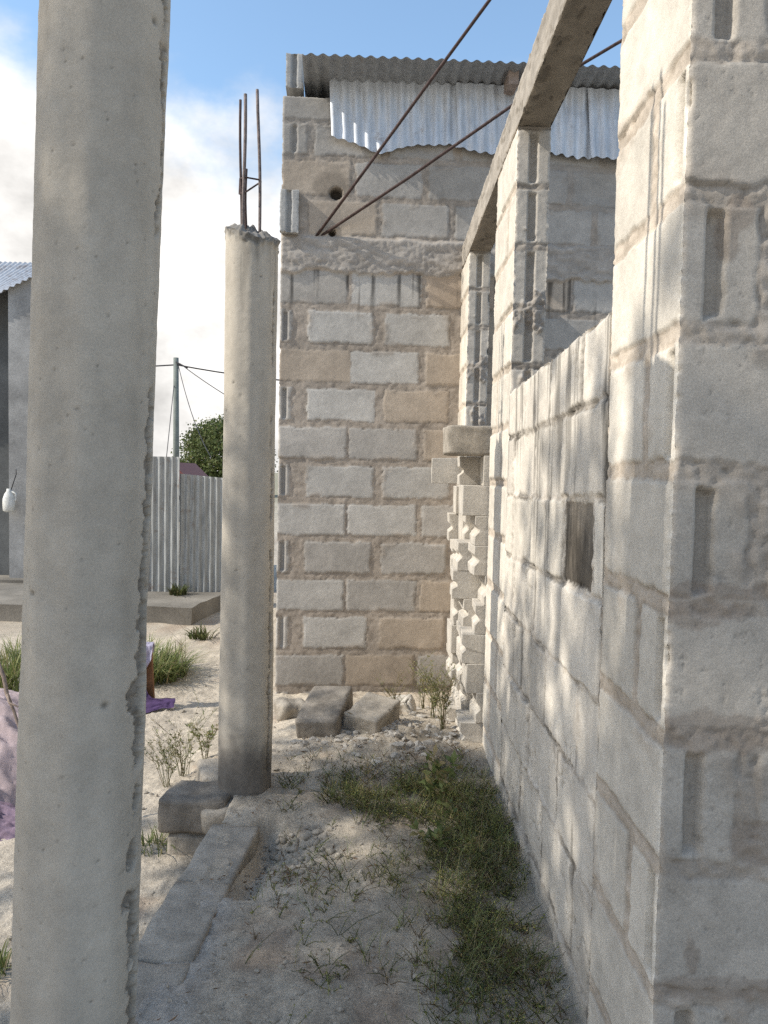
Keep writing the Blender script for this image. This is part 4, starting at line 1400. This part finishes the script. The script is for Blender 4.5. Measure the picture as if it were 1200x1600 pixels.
put(link('handle', tubes_mesh('handle', [([jp + Vector((.03, 0, .27)), jp + Vector((.09, 0, .24)), jp + Vector((.085, 0, .15)), jp + Vector((.07, 0, .13))], .012)], 8), MAT['jug']), jug)

# pink net heap, mauve cloth, dry twig
def heap(name, label, cat, cx, cy, rx, ry, hgt, mat, seed, zb, fold=.04, fs=6, n=110, power=1.0):
    a = np.linspace(-1, 1, n); X, Y = np.meshgrid(a, a, indexing='ij')
    q = np.hypot(X, Y) * (1 + .12 * fbm(X * 2 + 3, Y * 2, seed))
    prof_ = np.clip(1 - q ** 2, 0, 1) ** power
    w_ = fbm(X * fs * .5 + 2 * fbm(X * 2, Y * 2, seed + 1), Y * fs, seed + 2)
    rid = 1 - np.abs(fbm(X * fs * .35 + Y * 1.5, Y * fs * .8, seed + 3)) * 2
    Z = zb + hgt * prof_ + fold * (w_ + .7 * rid) * ss(0, .25, prof_) - .02 * (1 - ss(0, .05, prof_)) * 3
    P = np.stack([cx + X * rx, cy + Y * ry, Z], -1)
    me = mesh_np(name, P.reshape(-1, 3), grid_faces(n, n))
    o = link(name, me, mat)
    return tag(o, label, cat)


p = at_z(12, 1200, -.1)
heap('net_heap', 'heap of crumpled pinkish netting at the left edge behind the nearest pillar', 'netting', -2.2, 4.15, .75, .62, .48, MAT['net'], 501, -.28, fold=.03, fs=9)
heap('mauve_cloth', 'mauve cloth crumpled at the foot of the pink netting heap', 'cloth', -2.05, 3.55, .5, .22, .16, MAT['mauve'], 511, -.27, fold=.03, fs=5)
tw = [at(-6, 1030, 3.62), at(6, 1058, 3.6), at(11, 1085, 3.58), at(22, 1112, 3.55), at(34, 1150, 3.52), at(60, 1200, 3.5)]
bm_t = [(tw, [.011, .010, .009, .007, .006, .005]), ([tw[2], at(14, 1098, 3.5), at(30, 1105, 3.45)], [.007, .005, .003])]
o = link('dry_twig', tubes_mesh('dry_twig', bm_t, 7), MAT['twig'])
tag(o, 'forked dry twig propped in front of the pink netting', 'twig')

# upright board with purple cloth
BX = at_z(248, 1100, -.25)
bx_, by_ = BX.x - .065, BX.y - .05
board = link('wooden_board', bpy.data.meshes.new('wooden_board'), None)
bm = bmesh.new(); box_bm(bm, (bx_ - .0, by_ + .03, -.06), (.065, .03, .50), Matrix.Rotation(R(-3), 4, 'Y'))
bmesh.ops.bevel(bm, geom=list(bm.edges), offset=.004, segments=1, affect='EDGES')
bm.to_mesh(board.data); bm.free(); board.data.materials.append(MAT['wood'])
tag(board, 'upright brown wooden board behind the nearest pillar with cloth on top', 'board')


def drape(name, label, rows, mat, seed, cat='cloth', n=40, amp=.02):
    """cloth lofted through polylines"""
    rows = [np.array([tuple(p) for p in r_]) for r_ in rows]
    m = len(rows)
    ts = np.linspace(0, 1, n)
    R_ = []
    for r_ in rows:
        t = np.linspace(0, 1, len(r_)); R_.append(np.stack([np.interp(ts, t, r_[:, k]) for k in range(3)], -1))
    R_ = np.array(R_); tv_ = np.linspace(0, 1, m); nn = 40
    P = np.stack([np.stack([np.interp(np.linspace(0, 1, nn), tv_, R_[:, i, k]) for k in range(3)], -1) for i in range(n)], 0)
    u_ = np.linspace(0, 1, n)[:, None] + np.zeros((1, nn)); v_ = np.linspace(0, 1, nn)[None] + np.zeros((n, 1))
    f = fbm(u_ * 9, v_ * 3, seed); g_ = fbm(u_ * 4, v_ * 5, seed + 1)
    P[..., 1] -= amp * f + .0; P[..., 0] += amp * .5 * g_; P[..., 2] += amp * .4 * g_
    o = link(name, mesh_np(name, P.reshape(-1, 3), grid_faces(n, nn)), mat)
    return tag(o, label, cat)


Vv = Vector
b = Vv((bx_, by_, 0))
drape('purple_cloth', 'deep purple cloth hanging from the wooden board and trailing over the sand', [
    [b + Vv((-.50, -.03, .12)), b + Vv((-.1, -.03, .14)), b + Vv((-.065, -.02, .12))],
    [b + Vv((-.50, -.06, -.05)), b + Vv((-.12, -.07, -.05)), b + Vv((-.04, -.04, -.05))],
    [b + Vv((-.48, -.09, -.18)), b + Vv((-.1, -.1, -.19)), b + Vv((.05, -.06, -.18))],
    [b + Vv((-.45, -.2, -.225)), b + Vv((.0, -.18, -.215)), b + Vv((.20, -.0, -.19))],
    [b + Vv((-.42, -.3, -.24)), b + Vv((.02, -.26, -.235)), b + Vv((.22, -.08, -.225))]], MAT['purple'], 521, amp=.025)
drape('lilac_cloth', 'pale lilac patterned cloth folded over the top of the wooden board', [
    [b + Vv((-.30, .07, .12)), b + Vv((-.05, .07, .13)), b + Vv((.03, .06, .13))],
    [b + Vv((-.30, .03, .2)), b + Vv((-.06, .03, .21)), b + Vv((.03, .03, .205))],
    [b + Vv((-.30, -.02, .18)), b + Vv((-.08, -.02, .195)), b + Vv((.035, -.01, .19))],
    [b + Vv((-.30, -.05, .04)), b + Vv((-.1, -.05, .05)), b + Vv((.04, -.03, .10))],
    [b + Vv((-.30, -.06, -.05)), b + Vv((-.12, -.06, -.02)), b + Vv((-.01, -.04, .02))]], MAT['lilac'], 531, amp=.016)
drape('lilac_cloth', 'pale lilac rag lying on the sand under the purple cloth', [
    [b + Vv((-.4, -.28, -.20)), b + Vv((-.1, -.26, -.18)), b + Vv((.0, -.24, -.2))],
    [b + Vv((-.4, -.4, -.22)), b + Vv((-.1, -.4, -.2)), b + Vv((.02, -.36, -.22))],
    [b + Vv((-.4, -.5, -.24)), b + Vv((-.12, -.54, -.235)), b + Vv((-.0, -.46, -.24))]], MAT['lilac'], 541, amp=.03)

# distant things ---------------------------------------------------------
pole_top = at(275, 559, 30)
pole = thing('utility_pole', 'slim grey-green utility pole beyond the tin fence', 'pole', (pole_top.x, 30, -.3))
put(link('shaft', tubes_mesh('shaft', [([(pole_top.x + .05, 30, -.4), (pole_top.x, 30, pole_top.z)], [.13, .10])], 12), MAT['pole']), pole)
ins = at(283, 570, 29.9)
put(link('insulator', tubes_mesh('insulator', [([ins + Vector((-.2, 0, .1)), ins + Vector((.25, 0, -.12))], .03)], 8), MAT['wire']), pole)


def sag(a, b, s, n=14):
    return [a.lerp(b, t) - Vector((0, 0, s * 4 * t * (1 - t))) for t in np.linspace(0, 1, n)]


def wire(pts, r, label):
    o = link('power_line', tubes_mesh('power_line', [(pts, r)], 5), MAT['wire'])
    tag(o, label, 'power line', 'cables on the utility pole')


pt_ = at(276, 570, 29.95)
wire(sag(at(-420, 590, 34), pt_, .15) + sag(pt_, at(700, 606, 27), .25)[1:], .028, 'main black cable running both ways from the top of the utility pole')
wire(sag(at(281, 568, 29.9), at(420, 655, 24), .1), .016, 'thin cable sloping down right from the pole towards the farther pillar')
wire(sag(at(279, 572, 29.9), at(330, 715, 22), .35), .014, 'thin slack cable dropping steeply right from the pole to the tree')
gy_ = at(272, 600, 30); g2 = at(257, 745, 26)
wire([gy_, g2], .014, 'straight stay wire left of the utility pole')


def tree(name, label, x, y, zb, crown_c, rad, nclump, leaf, trunk_r, seed, cat='tree', per=60, mul=1.0, clump=.5, hollow=.55, wf=.42):
    r = np.random.default_rng(seed)
    root = thing(name, label, cat, (x, y, zb))
    cc = np.array(crown_c); rad = np.array(rad)
    d = r.normal(size=(nclump, 3)); d /= np.linalg.norm(d, axis=1, keepdims=True)
    q = (hollow + (1 - hollow) * r.random((nclump, 1)) ** .6)
    ctr = cc + d * q * rad * r.uniform(.82, 1.12, (nclump, 1))
    tubes = [([(x, y, zb - .3), (x + .1, y, zb + (cc[2] - zb) * .4), (cc[0], cc[1], cc[2] - rad[2] * .25)], [trunk_r, trunk_r * .75, trunk_r * .45])]
    base = Vector((cc[0], cc[1], cc[2] - rad[2] * .55))
    for k in range(0, nclump, max(1, nclump // 26)):
        e = Vector(ctr[k]); m_ = base.lerp(e, .5) + Vector((0, 0, .12 * rad[2]))
        tubes.append(([base, m_, e], [trunk_r * .4, trunk_r * .22, trunk_r * .07]))
    put(link('trunk', tubes_mesh('trunk', tubes, 8), MAT['bark']), root)
    pos = np.repeat(ctr, per, 0) + r.normal(size=(nclump * per, 3)) * clump * np.array([1, 1, .6])
    dr = r.normal(size=pos.shape); dr[:, 2] -= .3
    shade = np.repeat(r.uniform(.7, 1.25, (nclump, 1)), per, 0)
    L = r.uniform(.7, 1.2, len(pos)) * leaf
    s = Soup(); s.add(*leaves_np(pos, dr, L, L * wf, gcol(len(pos), r, p=[.3, .3, .25, .09, .06, 0], mul=mul) * shade, nseed=seed))
    s.build('crown', MAT['leaf'], root)
    return root


tc_ = at(352, 722, 52)
tree('leafy_tree', 'rounded green tree beyond the tin fence beside the utility pole', tc_.x, 52, -.3, (tc_.x, 52, 2.3), (2.75, 2.7, 2.4), 300, .2, .22, 601, per=95, mul=1.5, clump=.40, hollow=.6, wf=.6)
hut = thing('distant_hut', 'small hut with red tin roof far beyond the tin fence', 'building', (-6.95, 25, -.3))
ap = at(268, 722, 25); ev = at(294, 748, 25)
bm = bmesh.new(); box_bm(bm, (ap.x - .0, 26.6, .4), (1.2, 3, 1.5)); bm_obj('wall', bm, MAT['plaster'], hut)
hw = ev.x - ap.x
bm = bmesh.new()
for s_ in (-1, 1):
    vs = [bm.verts.new(c) for c in ((ap.x, 25, ap.z), (ap.x, 28.2, ap.z), (ap.x + s_ * hw * 1.2, 28.2, ap.z - (ap.z - ev.z) * 1.2), (ap.x + s_ * hw * 1.2, 25, ap.z - (ap.z - ev.z) * 1.2))]
    bm.faces.new(vs)
vs = [bm.verts.new(c) for c in ((ap.x, 25.02, ap.z - .01), (ap.x - hw * 1.2, 25.02, ap.z - (ap.z - ev.z) * 1.2), (ap.x + hw * 1.2, 25.02, ap.z - (ap.z - ev.z) * 1.2))]
bm.faces.new(vs)
bm_obj('roof', bm, MAT['red_roof'], hut)

# the yard tree whose crown dapples the passage (stands left of the picture)
tree('shade_tree', 'leafy yard tree left of the passage casting dappled shade', -8.3, -1.3, -.3, (-8.0, -.75, 6.45), (1.9, 3.0, 1.9), 215, .17, .2, 611, per=60, mul=1.0, clump=.27, hollow=.25)

# ================================================================== LIGHT
to_sun = Vector((-1.08, -.24, .88)).normalized()
sd = bpy.data.lights.new('sun', 'SUN'); so = bpy.data.objects.new('sun', sd); COL.objects.link(so)
sd.energy = 5.0; sd.angle = R(.53); sd.color = (1, .94, .84)
so.rotation_euler = (-to_sun).to_track_quat('-Z', 'Y').to_euler()
so.location = (-20, -5, 20)
w = bpy.data.worlds.new('World'); scene.world = w; w.use_nodes = True
nt = w.node_tree
for n_ in list(nt.nodes): nt.nodes.remove(n_)
out = N(nt, 'ShaderNodeOutputWorld'); bg = N(nt, 'ShaderNodeBackground')
nt.links.new(bg.outputs[0], out.inputs[0])
STR = .10
bg.inputs['Strength'].default_value = STR
sky = N(nt, 'ShaderNodeTexSky'); sky.sky_type = 'NISHITA'; sky.sun_disc = False
sky.sun_elevation = math.asin(to_sun.z); sky.sun_rotation = math.atan2(to_sun.x, to_sun.y)
sky.air_density = 1.0; sky.dust_density = .6; sky.ozone_density = 1.5
tc = N(nt, 'ShaderNodeTexCoord')
mp = N(nt, 'ShaderNodeMapping'); mp.inputs['Scale'].default_value = (1, 1, 1.5); mp.inputs['Location'].default_value = (.35, .2, .1)
nt.links.new(tc.outputs['Generated'], mp.inputs[0])
n1 = noise_node(nt, mp.outputs[0], 3.0, 10, .55)
sep = N(nt, 'ShaderNodeSeparateXYZ'); nt.links.new(tc.outputs['Generated'], sep.inputs[0])
# more cloud towards the horizon, clear high up on the right
ma = N(nt, 'ShaderNodeMath', operation='MULTIPLY_ADD'); ma.inputs[1].default_value = -1.15; ma.inputs[2].default_value = .55
nt.links.new(sep.outputs['Z'], ma.inputs[0])
mb = N(nt, 'ShaderNodeMath', operation='MULTIPLY_ADD'); mb.inputs[1].default_value = -.18
nt.links.new(sep.outputs['X'], mb.inputs[0]); nt.links.new(ma.outputs[0], mb.inputs[2])
mc = N(nt, 'ShaderNodeMath', operation='ADD'); nt.links.new(n1.outputs['Fac'], mc.inputs[0]); nt.links.new(mb.outputs[0], mc.inputs[1])
cr = N(nt, 'ShaderNodeMapRange', interpolation_type='SMOOTHSTEP'); cr.inputs[1].default_value = .545; cr.inputs[2].default_value = .78
nt.links.new(mc.outputs[0], cr.inputs[0])
n2 = noise_node(nt, mp.outputs[0], 5.0, 8, .6)
cb = N(nt, 'ShaderNodeMapRange'); cb.inputs[1].default_value = .3; cb.inputs[2].default_value = .7; cb.inputs[3].default_value = .66 / STR; cb.inputs[4].default_value = 1.5 / STR
nt.links.new(n2.outputs['Fac'], cb.inputs[0])
cc = N(nt, 'ShaderNodeVectorMath', operation='SCALE'); cc.inputs[0].default_value = (1, .975, .94)
nt.links.new(cb.outputs[0], cc.inputs['Scale'])
skb = N(nt, 'ShaderNodeVectorMath', operation='MULTIPLY_ADD'); skb.inputs[1].default_value = (2.5, 2.7, 2.6); skb.inputs[2].default_value = (.3, .3, .3)
nt.links.new(sky.outputs[0], skb.inputs[0])
mx = N(nt, 'ShaderNodeMix', data_type='RGBA')
nt.links.new(cr.outputs[0], mx.inputs[0]); nt.links.new(skb.outputs[0], mx.inputs[6]); nt.links.new(cc.outputs[0], mx.inputs[7])
nt.links.new(mx.outputs[2], bg.inputs['Color'])

scene.view_settings.view_transform = 'Standard'
scene.view_settings.look = 'None'
scene.view_settings.exposure = 0
scene.view_settings.gamma = 1
scene.cycles.use_denoising = False
scene.cycles.use_adaptive_sampling = False
scene.cycles.max_bounces = 6
scene.cycles.diffuse_bounces = 4
scene.cycles.transmission_bounces = 3
